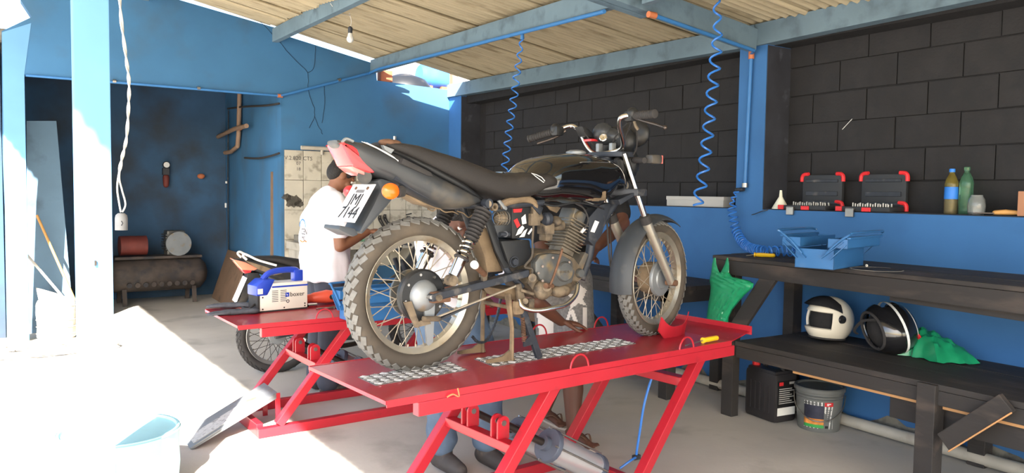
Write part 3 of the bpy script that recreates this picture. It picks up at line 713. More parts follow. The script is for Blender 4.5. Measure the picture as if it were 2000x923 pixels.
for q in ([(1007, 460), (1012, 448), (1020, 440), (1024, 444), (1018, 455)], [(1014, 463), (1024, 450), (1030, 446), (1024, 462)], [(1030, 456), (1038, 445), (1040, 448), (1033, 458)], [(1018, 425), (1026, 418), (1028, 436), (1020, 438)]):
    MB().prism([bp(a, b, -.073) for a, b in q], (0, -.001, 0)).build('sticker', 'white', bike)
# caged breather
c = bp(978, 426, -.10); br = MB().ell(c, (.036, .03, .025)).build('breather', 'cast_mud', bike)
for k in range(5): MB().lathe([(.028, -.002), (.031, 0), (.028, .002)], c+V((-.028+.014*k, 0, 0)), (1, 0, 0), 16, True, True).build('breather_rib', 'cast', br)
for k in range(4): MB().tube([c+V((.036*math.cos(t_), -.031*math.sin(t_)*math.cos(k*.5-.7), .026*math.sin(t_)*math.sin(k*.5-.7))) for t_ in [PI*i/12 for i in range(13)]], .0022, 5).build('breather_rib', 'cast', br)
MB().cyl(bp(976, 457, -.12), bp(994, 457, -.12), .01).cyl(bp(987, 457, -.125), bp(987, 457, -.1), .013).build('lock', 'frame_black', bike)
MB().lathe([(.008, -.01), (.017, -.01), (.017, .01), (.008, .01)], bp(964, 404, -.12), (0, 1, 0), 16, False, True).build('bracket_ring', 'cast_mud', bike)
MB().cyl(bp(953, 398, -.15), bp(953, 398, -.1), .016).build('shock_bolt', 'cast_mud', bike)
prismpx([(972, 392), (978, 390), (992, 406), (990, 411), (984, 408)], -.11, -.1, 'bracket', 'hub')
# engine
en = prismpx([(1036, 540), (1040, 510), (1049, 494), (1072, 491), (1094, 489), (1122, 503), (1134, 520), (1143, 533), (1136, 546), (1125, 553), (1124, 566), (1101, 577), (1063, 580), (1049, 584), (1040, 566), (1030, 553)], -.10, .10, 'engine', 'cast_mud', bevel=.012)
prismpx([(1046, 512), (1056, 498), (1075, 494), (1096, 496), (1118, 508), (1124, 530), (1118, 552), (1095, 560), (1070, 556), (1055, 545), (1046, 530)], -.128, -.09, 'clutch_casing', 'cast_grey', en, .01)
MB().lathe([(.005, -.014), (.04, -.013), (.046, -.006), (.048, .01)], bp(1102, 530, -.128), (0, 1, 0), 32).build('clutch_cover', 'cast_grey', en)
text('maker_mark', 'HONDA', .016, 'cast_mud', en, basis(bp(1102, 531, -.1425), (1, 0, 0), (0, 0, 1)))
MB().lathe([(.004, -.014), (.018, -.014), (.022, -.006), (.022, .02)], bp(1132, 533, -.105), (0, 1, 0), 20).build('round_cap', 'cast_grey', en)
for a, b in ((1060, 520), (1052, 533), (1080, 503), (1112, 512), (1075, 556), (1060, 548)): MB().cyl(bp(a, b, -.136), bp(a, b, -.12), .006, n=6).build('bolt', 'steel_dark', en)
MB().cyl(bp(1068, 560, -.15), bp(1068, 560, -.1), .02).cyl(bp(1040, 542, -.14), bp(1040, 542, -.1), .018).build('pivot_boss', 'cast_mud', en)
MB().ell(bp(1060, 566, -.11), (.05, .03, .045)).ell(bp(1095, 568, -.1), (.06, .03, .03)).build('sump', 'cast_mud', en)
kl = smoothpath([bp(1072, 559, -.155), bp(1078, 548, -.16), bp(1088, 520, -.165), bp(1096, 494, -.165), bp(1098, 486, -.17)], 4)
MB().tube(kl, .008, 8, ell=.7).cyl(bp(1066, 558, -.165), bp(1078, 558, -.14), .012).build('kick_lever', 'rust', en)
# cylinder and fins: along a leaning axis
c0, c1 = bp(1096, 490), bp(1122, 413); cd = (c1-c0).normalized(); cx = V((0, 1, 0)).cross(cd).normalized()
if cx.x < 0: cx = -cx
def cpt(u, h, y): return c0+cx*u+cd*h+V((0, y, 0))
Hc = (c1-c0).length
def cbox(u0, u1, h0, h1, y, name, mt, bev=.004):
    mb = MB(); pts = [cpt(u0, h0, -y), cpt(u1, h0, -y), cpt(u1, h1, -y), cpt(u0, h1, -y)]; mb.prism(pts, (0, 2*y, 0)); return mb.build(name, mt, en, 35, bev)
cbox(-.042, .042, -.01, Hc*.66, .045, 'cylinder', 'fin'); cbox(-.045, .04, Hc*.62, Hc*1.02, .05, 'cylinder_head', 'cast_grey', .01)
for k in range(10):
    h = Hc*(.06+.075*k); e_ = .058 if k < 7 else .05
    cbox(-e_, e_+(.006 if k > 3 else 0), h, h+.004, .068, 'cooling_fin', 'fin', .0012)
MB().lathe([(.004, -.012), (.026, -.012), (.03, 0)], cpt(-.005, Hc*.86, -.052), (0, 1, 0), 20).build('head_cover', 'cast_grey', en)
MB().cyl(cpt(.02, Hc*.62, -.085), cpt(.03, Hc*.55, -.06), .008, n=8).build('plug_cap', 'white', en)
MB().tube(smoothpath([cpt(.02, Hc*.62, -.085), cpt(.02, Hc*.85, -.09), cpt(-.02, Hc*1.05, -.08), cpt(-.05, Hc*1.1, -.05)], 5), .004, 6).build('plug_lead', 'rubber_dark', en)
# carburettor and intake
cb = MB().box(bp(1066, 446, -.05), (.055, .06, .05)).cyl(bp(1072, 440, -.03), bp(1098, 440, -.03), .025).ell(bp(1085, 432, -.05), (.03, .03, .025)).box(bp(1066, 462, -.05), (.04, .05, .035)).build('carburettor', 'cast_mud', en, 35, .004)
MB().box(bp(1042, 412, -.06), (.05, .06, .045)).box(bp(1040, 428, -.065), (.055, .05, .055)).ell(bp(1050, 424, -.07), (.03, .02, .02)).build('throttle_body', 'cast_mud', en, 35, .006)
MB().tube(smoothpath([bp(975, 402, -.09), bp(995, 393, -.1), bp(1025, 388, -.1), bp(1042, 396, -.09), bp(1046, 410, -.08)], 5), .017, 10).build('intake_hose', 'mud', en)
MB().tube(smoothpath([bp(1042, 440, -.12), bp(1040, 470, -.125), bp(1039, 500, -.125), bp(1025, 520, -.12), bp(1039, 525, -.12), bp(1039, 540, -.12)], 5), .005, 6).build('breather_hose', 'rubber_side', en)
prismpx([(1035, 395), (1043, 392), (1062, 405), (1056, 420), (1048, 412)], -.1, -.09, 'bracket', 'frame_black')
MB().lathe([(.022, 0), (.03, .01), (.03, .03), (.022, .04)], bp(1062, 428, -.08), (1, 0, .1), 18).build('intake_clamp', 'frame_black', en)
prismpx([(1066, 398), (1078, 400), (1096, 405), (1088, 416), (1075, 410)], -.08, -.07, 'tank_bracket', 'mud')
# foot rest bar, pegs, stands
MB().tube(smoothpath([bp(1015, 585, -.13), bp(1022, 600, -.15), bp(1049, 606, -.17), bp(1085, 600, -.18), bp(1106, 594, -.18), bp(1124, 576, -.17), bp(1128, 556, -.15), bp(1124, 552, -.12)], 6), .0105, 12).build('exhaust_guard_bar', 'chrome', bike)
MB().cyl(bp(928, 518, -.21), bp(946, 535, -.13), .013).build('pillion_peg', 'rust', bike); MB().cyl(bp(926, 516, -.222), bp(928, 518, -.21), .016).build('peg_end', 'white', bike)
prismpx([(943, 530), (954, 530), (950, 562), (945, 562)], -.12, -.1, 'peg_bracket', 'cast_mud')
prismpx([(1010, 556), (1018, 553), (1026, 580), (1034, 590), (1026, 602), (1014, 590)], -.12, -.1, 'pedal_bracket', 'cast_mud')
MB().cyl(bp(1026, 588, -.14), bp(1026, 588, -.1), .014).cyl(bp(1018, 566, -.13), bp(1042, 574, -.13), .007).box(bp(1036, 594, -.12), (.03, .02, .05)).build('brake_pedal_pivot', 'cast_mud', bike, 35, .003)
prismpx([(983, 565), (1010, 560), (1020, 580), (1010, 590), (990, 580)], -.08, .08, 'stand_mount', 'mud', bevel=.006)
for s_ in (-1, 1):
    P = [V((p.x, -s_*p.y, p.z)) for p in (bp(992, 574, -.09), bp(995, 600, -.10), bp(1000, 640, -.11))]; e_ = V((P[2].x+.0, P[2].y-s_*-.0, .004)); P.append(e_)
    MB().tube(P, [.02, .017, .012, .014], 8, ell=.6).build('centre_stand_leg', 'mud', bike)
    f0 = e_+V((-.13, 0, .012)); MB().prism([e_+V((.02, 0, -.002)), e_+V((.0, 0, .05)), e_+V((-.05, 0, .022)), f0+V((0, 0, .006)), f0+V((0, 0, -.008))], (0, .012, 0)).build('stand_foot', 'mud', bike)
MB().cyl((P[1].x, -.1, P[1].z), (P[1].x, .1, P[1].z), .009).build('stand_tube', 'mud', bike)
ss0 = bp(1016, 590, -.12); ss1 = B.z(1053, 699, 0.004)
MB().bar(ss0, ss1, .02, .03, (1, 0, 0)).build('side_stand', 'frame_black', bike, None, .004)
MB().prism([bp(1024, 668, -.16), bp(1036, 655, -.16), bp(1042, 672, -.16), bp(1024, 677, -.16)], (0, .01, 0)).build('stand_lug', 'frame_black', bike)
mb = MB(); helix([bp(1020, 620, -.14), bp(1022, 640, -.145), bp(1024, 668, -.15)], .009, .007, .0022, mb, 8, 5); mb.build('stand_spring', 'rust', bike)
MB().box(bp(1012, 600, -.12), (.05, .03, .06)).build('stand_bracket', 'mud', bike, 35, .01)
mb = MB(); cp_ = smoothpath([bp(980, 565, .1), bp(975, 600, .1), bp(967, 630, .1), bp(952, 662, .1), bp(935, 668, .1), bp(922, 656, .1)], 9)
for i in range(len(cp_)-1): mb.box((cp_[i]+cp_[i+1])/2, ((cp_[i+1]-cp_[i]).length*1.05, .012 if i % 2 else .007, .011), Matrix.Rotation(-math.atan2((cp_[i+1]-cp_[i]).z, (cp_[i+1]-cp_[i]).x), 3, 'Y'))
mb.build('drive_chain', 'frame_black', bike, None)
# tank, seat, tail
tk = sloft(MB(), B, [(1010, 336), (1016, 326), (1026, 316), (1042, 308), (1065, 302), (1100, 299), (1140, 301), (1165, 307), (1183, 319), (1197, 338), (1207, 368)], [(1010, 345), (1030, 372), (1050, 392), (1065, 398), (1100, 395), (1150, 400), (1180, 407), (1197, 396), (1207, 374)], [(0, .05), (.08, .1), (.3, .145), (.6, .155), (.85, .13), (.95, .1), (1, .045)], 0, -.13, 2.8, 30, 30).build('fuel_tank', 'tank_black', bike, 70)
MB().tube(smoothpath([bp(1062, 398, -.152), bp(1085, 402, -.158), bp(1120, 396, -.162), bp(1150, 399, -.160), bp(1180, 408, -.14)], 6), .004, 6).build('tank_seam', 'black_plastic', bike)
from mathutils.bvhtree import BVHTree
def wrap(poly, o, O, Rm, name, mt, st=2., off=.002):      # flat print laid on the near side of a surface
    bv = BVHTree.FromPolygons([v.co.copy() for v in o.data.vertices], [tuple(p.vertices) for p in o.data.polygons])
    xs = [a for a, b in poly]; ys = [b for a, b in poly]; mb = MB(); Ri = Rm.transposed(); src = Ri @ (CAMP-V(O))
    def inside(x, y):
        c_ = False; n = len(poly)
        for i in range(n):
            (x1, y1_), (x2, y2) = poly[i], poly[(i+1) % n]
            if (y1_ > y) != (y2 > y) and x < (x2-x1)*(y-y1_)/(y2-y1_)+x1: c_ = not c_
        return c_
    vid_ = {}
    def vv(i, j):
        if (i, j) not in vid_:
            h = bv.ray_cast(src, (Ri @ ray(min(xs)+i*st, min(ys)+j*st)).normalized())
            vid_[i, j] = None if h[0] is None else len(mb.v)
            if h[0] is not None: mb.v.append(h[0]+h[1]*off)
        return vid_[i, j]
    for i in range(int((max(xs)-min(xs))/st)+1):
        for j in range(int((max(ys)-min(ys))/st)+1):
            if inside(min(xs)+(i+.5)*st, min(ys)+(j+.5)*st):
                f = [vv(i, j), vv(i+1, j), vv(i+1, j+1), vv(i, j+1)]
                if None not in f: mb.f.append(tuple(f))
    if mb.f: return mb.build(name, mt, o, 60)
wrap([(1140, 390), (1155, 387), (1174, 386), (1176, 380), (1176, 374), (1183, 373), (1184, 391), (1160, 392)], tk, BO, B.R, 'tank_decal', 'mud', 1.2, .001)
MB().lathe([(.048, -.006), (.048, .004), (.03, .012), (.008, .014)], bp(1125, 298, 0), (0, 0, 1), 24).build('fuel_cap', 'hub', bike)
st = sloft(MB(), B, [(768, 279), (800, 284), (840, 297), (880, 309), (915, 323), (945, 335), (975, 339), (1005, 336), (1035, 337), (1055, 345), (1064, 358)], [(768, 287), (800, 303), (840, 326), (880, 346), (920, 366), (950, 379), (980, 389), (1010, 391), (1040, 386), (1055, 378), (1064, 368)], [(0, .07), (.1, .095), (.4, .125), (.7, .14), (.9, .162), (1, .12)], 0, -.12, 3.4, 26, 30).build('seat', 'seat', bike, 60)
lp = [bp(a, b, -.166) for a, b in ((1038, 338), (1048, 341), (1058, 346), (1064, 353), (1062, 356), (1054, 350), (1046, 344))]
MB().tube(lp, .0018, 5, loop=True).build('seat_logo', 'white', st)
tl = sloft(MB(), B, [(676, 273), (692, 274), (730, 283), (770, 297), (810, 318), (850, 342), (890, 364), (925, 384), (936, 396)], [(676, 280), (700, 306), (741, 340), (774, 356), (812, 378), (845, 395), (868, 405), (892, 411), (922, 407), (936, 399)], [(0, .045), (.15, .085), (.45, .12), (.8, .135), (.95, .12), (1, .08)], -.06, -.12, 3.2, 26, 26).build('tail_panel', 'panel_grey', bike, 50)
ul = sloft(MB(), B, [(720, 276), (770, 286), (840, 318), (900, 352), (945, 382)], [(720, 284), (770, 298), (840, 338), (900, 372), (945, 400)], [(0, .06), (.4, .1), (.8, .12), (1, .1)], -.1, -.1, 3.2, 18, 14).build('seat_rail_cover', 'black_plastic', bike, 50)
prismpx([(788, 309), (842, 336), (846, 344), (836, 343), (784, 319)], -.128, -.1, 'grab_recess', 'rubber_dark', bevel=.003)
for k in range(3):
    MB().tube(smoothpath([bp(706+k*5, 276+k*1., -.088), bp(735+k*4, 289+k*1., -.1), bp(760+k*3, 303+k*.5, -.118), bp(778, 313+k, -.125)], 4), .0022, 5, ell=.4).build('stripe', 'white', tl)
tlz = [(668, 280), (672, 277), (689, 283), (708, 297), (728, 318), (743, 337), (722, 338), (690, 324), (685, 312)]
MB().prism([bp(a, b, -.075) for a, b in tlz], (0, .15, 0)).build('tail_light', 'tail_red', bike, 40, .012)
prismpx([(686, 325), (694, 321), (706, 326), (716, 338), (714, 343), (700, 336)], -.06, .06, 'reflector', 'tail_pink', bevel=.004)
MB().tube(smoothpath([bp(668, 278, -.06), bp(676, 271, -.06), bp(690, 276, -.06)], 4), .006, 6).build('tail_trim', 'hub', bike)
mb = MB()
for c_, r_ in (((757, 279), .03), ((768, 280), .028), ((778, 287), .022), ((750, 277), .02)): mb.ell(bp(*c_, -.04), (r_*1.2, r_*1.3, r_*.55))
organic(mb, 'torn_foam', 'rust', bike, .006, 3)
MB().prism([bp(748, 283, -.1), bp(770, 292, -.1), bp(764, 300, -.1), bp(752, 292, -.1)], (0, .02, 0)).build('foil_patch', 'hub', bike)
# rear mudguard, plate, lamps
prismpx([(736, 352), (745, 348), (768, 354), (776, 378), (757, 402), (708, 458), (702, 452), (730, 400), (744, 370)], -.075, .075, 'rear_mudguard', 'fender_grey', bevel=.01)
prismpx([(664, 440), (694, 446), (700, 458), (690, 462), (662, 448)], -.07, .07, 'mudguard_lip', 'fender_grey', bevel=.004)
ptop, pbot = bp(716, 362, 0), bp(675, 435, 0); zax = (ptop-pbot).normalized(); H_ = (ptop-pbot).length; pc = (ptop+pbot)/2
nrm = zax.cross(V((0, 1, 0))).normalized()
if nrm.x > 0: nrm = -nrm
pc = pc+nrm*.01
def plt(u, v, o_=0): return pc+V((0, -u, 0))+zax*v+nrm*o_
W_ = .092
pl = MB().prism([plt(-W_, -H_/2), plt(W_, -H_/2), plt(W_, H_/2), plt(-W_, H_/2)], nrm*-.003).build('number_plate', 'plate_white', bike, None, .001)
MB().tube([plt(-W_+.004, -H_/2+.004, .001), plt(W_-.004, -H_/2+.004, .001), plt(W_-.004, H_/2-.004, .001), plt(-W_+.004, H_/2-.004, .001)], .0025, 5, loop=True).build('plate_rim', 'white', pl)
for s_, v, sz, m2 in (('JMJ', .012, .072, 'ink'), ('7144', -.047, .072, 'ink')):
    text('plate_lettering', s_, sz*H_/.17, m2, pl, basis(plt(0, v*H_/.17, .0015), (0, -1, 0), zax), sx=1.05)
for k in range(10): MB().prism([plt(-.034+.007*k, H_/2-.04, .001), plt(-.031+.007*k, H_/2-.04, .001), plt(-.031+.007*k, H_/2-.026, .001), plt(-.034+.007*k, H_/2-.026, .001)], nrm*.0006).build('plate_mark', 'ink_grey', pl, None)
for u in (-.05, .05): MB().cyl(plt(u, H_/2-.02, -.001), plt(u, H_/2-.02, .004), .007, n=10).build('plate_bolt', 'rust', pl)
ic = bp(763, 373, -.17)
MB().ell(ic, (.037, .022, .031)).build('rear_indicator', 'amber', bike, 80); MB().cyl(bp(779, 375, -.165), bp(781, 372, -.06), .013).cyl(bp(776, 375, -.17), bp(786, 373, -.165), .022).build('indicator_stem', 'rubber_dark', bike)
ic2 = bp(690, 384, .17); 
MB().ell(bp(684, 374, .17), (.03, .02, .026)).build('rear_indicator', 'tail_red', bike, 80); MB().cyl(bp(684, 374, .16), bp(735, 368, .06), .01).build('indicator_stem', 'rubber_dark', bike)
MB().cyl(bp(712, 345, -.06), bp(712, 345, .06), .028).build('plate_lamp', 'black_plastic', bike)
prismpx([(785, 376), (830, 392), (866, 406), (860, 409), (840, 402), (825, 399), (812, 392), (800, 385)], -.04, .04, 'under_tail', 'mud', bevel=.003)
for px in (([(835, 407), (845, 412), (852, 406), (846, 402)]), [(893, 412), (905, 416), (915, 424), (922, 420)], [(860, 408), (870, 414), (884, 413), (895, 418)]):
    MB().tube(smoothpath([bp(a, b, -.03) for a, b in px], 4), .003, 5).build('loose_wire', 'mud', bike)
# fork and steering
def stp(px, py, y): return bp(px, py, y)
fk = V((math.cos(SPSI), math.sin(SPSI), 0)); fy = V((-math.sin(SPSI), math.cos(SPSI), 0))
n0, n1, n2 = bp(1221, 306, -.10), bp(1262, 432, -.10), V((FWC.x, 0, FWC.z))-fy*.1
for s_ in (-1, 1):
    sh = fy*.1*(1+s_)
    a_, b_ = n0+sh, n1+sh; c_ = n2+sh+(n2-n1).normalized()*.02
    MB().cyl(a_+(a_-b_).normalized()*.02, b_, .0155, n=18).build('fork_tube', 'chrome', bike)
    MB().tube([b_-(b_-a_).normalized()*.02, b_+(c_-b_)*.08, c_], [.024, .025, .022], 16).build('fork_leg', 'rim', bike)
    MB().cyl(b_-(b_-a_).normalized()*.03, b_+(c_-b_)*.03, .027).build('fork_seal', 'rubber_dark', bike)
    MB().cyl(c_-fy*.03, c_+fy*.03, .016).build('axle_end', 'rust', bike)
cl = (n0+fy*.1); 
MB().prism([cl+fk*.05-fy*.12, cl+fk*.05+fy*.12, cl-fk*.03+fy*.1, cl-fk*.06, cl-fk*.03-fy*.1], (0, 0, .025)).build('top_clamp', 'frame_black', bike, 35, .005)
lc = n0.lerp(n1, .6)+fy*.1
MB().prism([lc+fk*.04-fy*.13, lc+fk*.04+fy*.13, lc-fk*.03+fy*.12, lc-fk*.09, lc-fk*.03-fy*.12], (0, 0, .035)).build('lower_clamp', 'frame_black', bike, 35, .006)
MB().cyl(cl-fk*.03+V((0, 0, .02)), lc-fk*.045, .028).build('steering_head', 'frame_black', bike)
for s_ in (-.03, .03): MB().box(cl-fk*.02+fy*s_*1.3+V((0, 0, .045)), (.03, .022, .045)).build('bar_clamp', 'hub', bike, 35, .005)
hb = [(1240, 225, -.27), (1222, 226, -.235), (1211, 232, -.21), (1211, 250, -.18), (1217, 278, -.13), (1212, 291, -.09), (1192, 297, -.04), (1170, 300, .02), (1158, 297, .07), (1146, 284, .12), (1135, 262, .16), (1126, 250, .19), (1112, 246, .23), (1082, 257, .28)]
HB = [bp(*q) for q in hb]
MB().tube(smoothpath(HB, 5), .0112, 12).build('handlebar', 'chrome', bike)
ge, gs = bp(1278, 222, -.40), bp(1238, 226, -.265)
for a_, b_ in ((gs, ge), (bp(1082, 257, .28), bp(1034, 271, .41))):
    g = MB().cyl(a_, b_, .017, .0175, n=16).build('grip', 'rubber_dark', bike); d = (b_-a_).normalized()
    for k in range(9): MB().lathe([(.0165, -.003), (.0195, 0), (.0165, .003)], a_.lerp(b_, .12+.09*k), d, 16, True).build('grip_ring', 'rubber_dark', g)
    MB().lathe([(.014, 0), (.02, .002), (.02, .01), (.014, .012)], b_-d*.006, d, 14).build('grip_end', 'rubber_dark', g)
    MB().box(a_-d*.02+V((0, 0, -.002)), (.05, .05, .048)).ell(a_-d*.01+V((0, 0, .01)), (.028, .028, .03)).build('switch_box', 'black_plastic', bike, 35, .01)
lv = [bp(1240, 232, -.27), bp(1262, 235, -.33), bp(1298, 249, -.42)]
MB().tube(smoothpath([bp(1238, 230, -.27), bp(1256, 236, -.32), bp(1280, 243, -.38), bp(1299, 249, -.43)], 4), [.006]*13, 6).ell(bp(1299, 249, -.43), (.011, .011, .011)).build('brake_lever', 'steel_dark', bike)
MB().tube(smoothpath([bp(1238, 235, -.26), bp(1241, 245, -.265), bp(1246, 253, -.27)], 4), .007, 6).build('choke_lever', 'cast_mud', bike)
MB().tube(smoothpath([bp(1105, 255, .26), bp(1085, 268, .3), bp(1050, 280, .4)], 4), .006, 6).build('clutch_lever', 'steel_dark', bike)
MB().ell(bp(1178, 259, .06), (.05, .055, .05), Matrix.Rotation(.5, 3, 'Y')).ell(bp(1192, 268, .03), (.05, .08, .045)).build('speedometer', 'panel_grey', bike, 80)
MB().lathe([(.004, 0), (.016, .002), (.02, 0)], bp(1178, 268, .0), (-1, -.6, .4), 16).build('dial_glass', 'chrome', bike)
MB().prism([bp(1137, 246, .1), bp(1150, 252, .1), bp(1172, 276, .1), bp(1162, 270, .1), bp(1146, 266, .1)], (0, .06, 0)).build('mirror_arm', 'black_plastic', bike, 35, .005)
MB().box(bp(1154, 274, .1), (.05, .06, .012)).build('warning_lamp', 'tail_red', bike, 35, .004)
hl = MB().ell(cl+fk*.1+V((0, 0, -.03)), (.08, .12, .1)).ell(cl+fk*.08+V((0, 0, .08)), (.06, .12, .08)).ell(bp(1240, 262, -.03), (.04, .1, .07))
organic(hl, 'headlight_shell', 'black_plastic', bike, .01, 4)
MB().box(bp(1200, 330, -.05), (.05, .09, .09)).box(bp(1212, 350, -.02), (.04, .06, .1)).ell(bp(1206, 318, -.07), (.028, .02, .03)).build('wiring_bundle', 'black_plastic', bike, 35, .01)
MB().lathe([(.012, -.01), (.022, -.008), (.024, .01)], bp(1218, 362, -.05), (-.5, -1, 0), 16).build('horn', 'cast', bike)
prismpx([(1208, 390), (1240, 375), (1246, 378), (1212, 400)], -.11, -.04, 'fork_bracket', 'frame_black')
for k, q in enumerate([[(1140, 256, .1), (1165, 290, .08), (1190, 300, .02)], [(1235, 235, -.2), (1222, 270, -.1), (1212, 320, -.06)], [(1244, 250, -.2), (1243, 290, -.14), (1230, 310, -.08)], [(1225, 240, -.2), (1200, 270, -.05), (1198, 290, -.02)]]):
    MB().tube(smoothpath([bp(*a) for a in q], 5), .004, 6).build('control_cable', 'rubber_dark', bike)
fi = bp(1277, 311, -.20)
MB().box(fi, (.075, .05, .045)).build('front_indicator', 'panel_grey', bike, 35, .014); MB().prism([fi+V((.036, -.02, -.02)), fi+V((.036, .02, -.02)), fi+V((.036, .02, .02)), fi+V((.036, -.02, .02))], (.008, 0, 0)).build('indicator_lens', 'tail_pink', bike, 35, .003)
MB().cyl(bp(1259, 313, -.19), bp(1238, 312, -.1), .014).build('indicator_stem', 'rubber_dark', bike)
MB().tube(smoothpath([bp(1186, 408, .06), bp(1186, 440, .05), bp(1190, 500, .03), bp(1193, 522, .02)], 5), .005, 6).build('brake_cable', 'rubber_dark', bike)
MB().tube(smoothpath([bp(1191, 408, .05), bp(1192, 450, .04), bp(1194, 490, .03), bp(1194, 528, .02)], 5), .004, 6).build('brake_cable', 'steel_dark', bike)
# front mudguard: an arched shell round the wheel
rows = []; R0 = .325
for i in range(25):
    an = math.radians(60+(190-60)*i/24); flare = 1+.12*max(0, (i-16)/8.)
    row = []
    for j in range(9):
        v = -1+2*j/8; rr = R0+.012*flare-.026*v*v+(.03 if i < 3 else 0)*0
        row.append(V((FWC.x, 0, FWC.z))+fk*(rr*math.cos(an))+V((0, 0, rr*math.sin(an)))+fy*(v*.066))
    rows.append(row)
mb = MB().grid(rows, False, False); n = len(mb.v); f0 = list(mb.f); C_ = V((FWC.x, 0, FWC.z))
mb.v += [C_+(q-C_)*.985 for q in mb.v]; mb.f += [tuple(n+i for i in reversed(q)) for q in f0]
for i in range(24):
    a_ = i*9; mb.f += [(a_, a_+9, n+a_+9, n+a_), (a_+8, n+a_+8, n+a_+17, a_+17)]
for j in range(8): mb.f += [(j, n+j, n+j+1, j+1), (216+j, 216+j+1, n+217+j, n+216+j)]
mb.build('front_mudguard', 'fender_grey', bike, 60)
# ================================================================== right wall: benches
def bench_part(root, mb, name, mt='old_wood_black', bev=.004): return mb.build(name, mt, root, None, bev, world=True)
ub = thing('workbench', 'tall black wooden workbench along the wall with the open blue toolbox', 'workbench', (4.05, 2.4, 0))
TZ = 1.04
for k, (xa, xb) in enumerate(((3.80, 3.985), (3.99, 4.175), (4.18, 4.37))):
    bench_part(ub, MB().prism([(xa-.0, 3.51+.015*k, TZ-.025), (xb, 3.52+.015*k, TZ-.025), (xb-.0, .2, TZ-.025), (xa-.12*(1 if k == 0 else 0), .2, TZ-.025)], (0, 0, .025+random.uniform(-.002, .001))), 'plank')
bench_part(ub, MB().prism([(3.80, 3.5, TZ-.026), (3.80, 3.5, TZ-.115), (3.67, .2, TZ-.13), (3.67, .2, TZ-.026)], (.035, 0, 0)), 'apron')
bench_part(ub, MB().bx(3.84, 4.36, 3.46, 3.49, TZ-.115, TZ-.026), 'end_apron')
bench_part(ub, MB().prism([(3.815, 2.3, TZ-.115), (3.815, 2.3, TZ-.15), (3.78, 1.3, TZ-.17), (3.78, 1.3, TZ-.12)], (.03, 0, 0)), 'batten')
bench_part(ub, MB().bx(3.84, 3.905, 3.35, 3.44, 0, TZ-.026), 'leg')
p0, p1 = at(1432, 652, X=3.80), at(1508, 535, X=3.80)
bench_part(ub, MB().bar(p0, p1, .10, .03, (1, 0, 0)), 'brace')
bench_part(ub, MB().bx(4.28, 4.37, 3.24, 3.32, 0, TZ-.026), 'leg'); bench_part(ub, MB().bx(4.28, 4.37, .9, .98, 0, TZ-.026), 'leg'); bench_part(ub, MB().bx(3.74, 3.82, .9, .98, 0, TZ-.12), 'leg')
lb = thing('low_bench', 'low black wooden bench carrying the helmets', 'bench', (4.0, 2.2, 0))
BZ = .558
for k, (xa, xb) in enumerate(((3.60, 3.855), (3.86, 4.115), (4.12, 4.37))):
    bench_part(lb, MB().bx(xa, xb, .3, 3.13, BZ-.03, BZ-random.uniform(0, .002)), 'plank')
bench_part(lb, MB().bx(3.60, 3.635, .3, 3.12, BZ-.10, BZ-.031), 'apron')
bench_part(lb, MB().bx(3.645, 3.68, .3, 2.75, BZ-.125, BZ-.04), 'raw_batten', 'wood_raw')
bench_part(lb, MB().bx(3.69, 3.73, 1.0, 2.2, BZ-.24, BZ-.10), 'stretcher_board'); 
l1 = at(1815, 735, X=3.60)
for x, y, zt in ((3.585, l1.y, BZ-.004), (4.28, l1.y+.1, BZ-.03), (4.28, 3.05, BZ-.03)):
    bench_part(lb, MB().bx(x-.01, x+.075, y-.045, y+.045, 0, zt), 'leg')
a = at(1845, 862, X=3.575); b = at(1968, 785, X=3.56)
bench_part(lb, MB().bar(a, b, .085, .03, (1, 0, 0)), 'brace'); bench_part(lb, MB().bar(a+V((-.0165, -.026, -.036)), b+V((-.0165, -.026, -.036)), .007, .004, (1, 0, 0)), 'raw_edge', 'wood_raw')
sb = thing('side_bench', 'black wooden bench further along the wall behind the front wheel', 'bench', (4.0, 5.0, 0))
for k, (xa, xb) in enumerate(((3.76, 3.96), (3.965, 4.165), (4.17, 4.37))): bench_part(sb, MB().bx(xa, xb, 3.80, 6.6, .765, .795), 'plank')
bench_part(sb, MB().bx(3.76, 3.795, 3.80, 6.6, .68, .764), 'apron'); bench_part(sb, MB().bx(3.8, 4.36, 3.82, 3.85, .68, .764), 'end_apron')
for x, y in ((3.76, 3.86), (4.27, 3.86), (3.76, 5.0), (4.27, 5.0), (3.76, 6.4), (4.27, 6.4)): bench_part(sb, MB().bx(x, x+.085, y, y+.085, 0, .764), 'leg')
bench_part(sb, MB().bar((3.74, 4.95, .64), (3.74, 4.25, .14), .1, .03, (1, 0, 0)), 'brace'); bench_part(sb, MB().bx(3.77, 3.80, 3.95, 6.4, .30, .38), 'stretcher_board', 'wood_brown')
# ------------------------------------------------------------------ things on the ledge
LZ = LEDGE+.006
def ledge(px, py): return at(px, py, Z=LZ)
for px, lab, w_ in ((1335, 'left of the two pale grey boxes on the ledge behind the hose', .33), (1388, 'right of the two pale grey boxes on the ledge, nearer the pillar', .31)):
    p = at(px, 405, X=4.47)
    t = thing('small_box', lab, 'box', (4.50, p.y, LZ), random.uniform(-.03, .03), 'grey boxes on the ledge')
    MB().bx(-.06, .06, -w_/2+.005, w_/2-.005, 0, .075).build('body', 'box_grey', t, None, .003); MB().bx(-.062, .062, -w_/2, w_/2, .05, .079).build('lid', 'box_grey', t, None, .003)
p = at(1524, 411, X=4.45)
MB().lathe([(.056, 0), (.058, .004), (.012, .085), (.008, .13), (.006, .13), (.009, .085), (.053, .006)], (0, 0, 0), n=28).thing('funnel', 'funnel', 'white plastic funnel standing upside down on the ledge', 'funnel', (4.45, p.y, LZ))
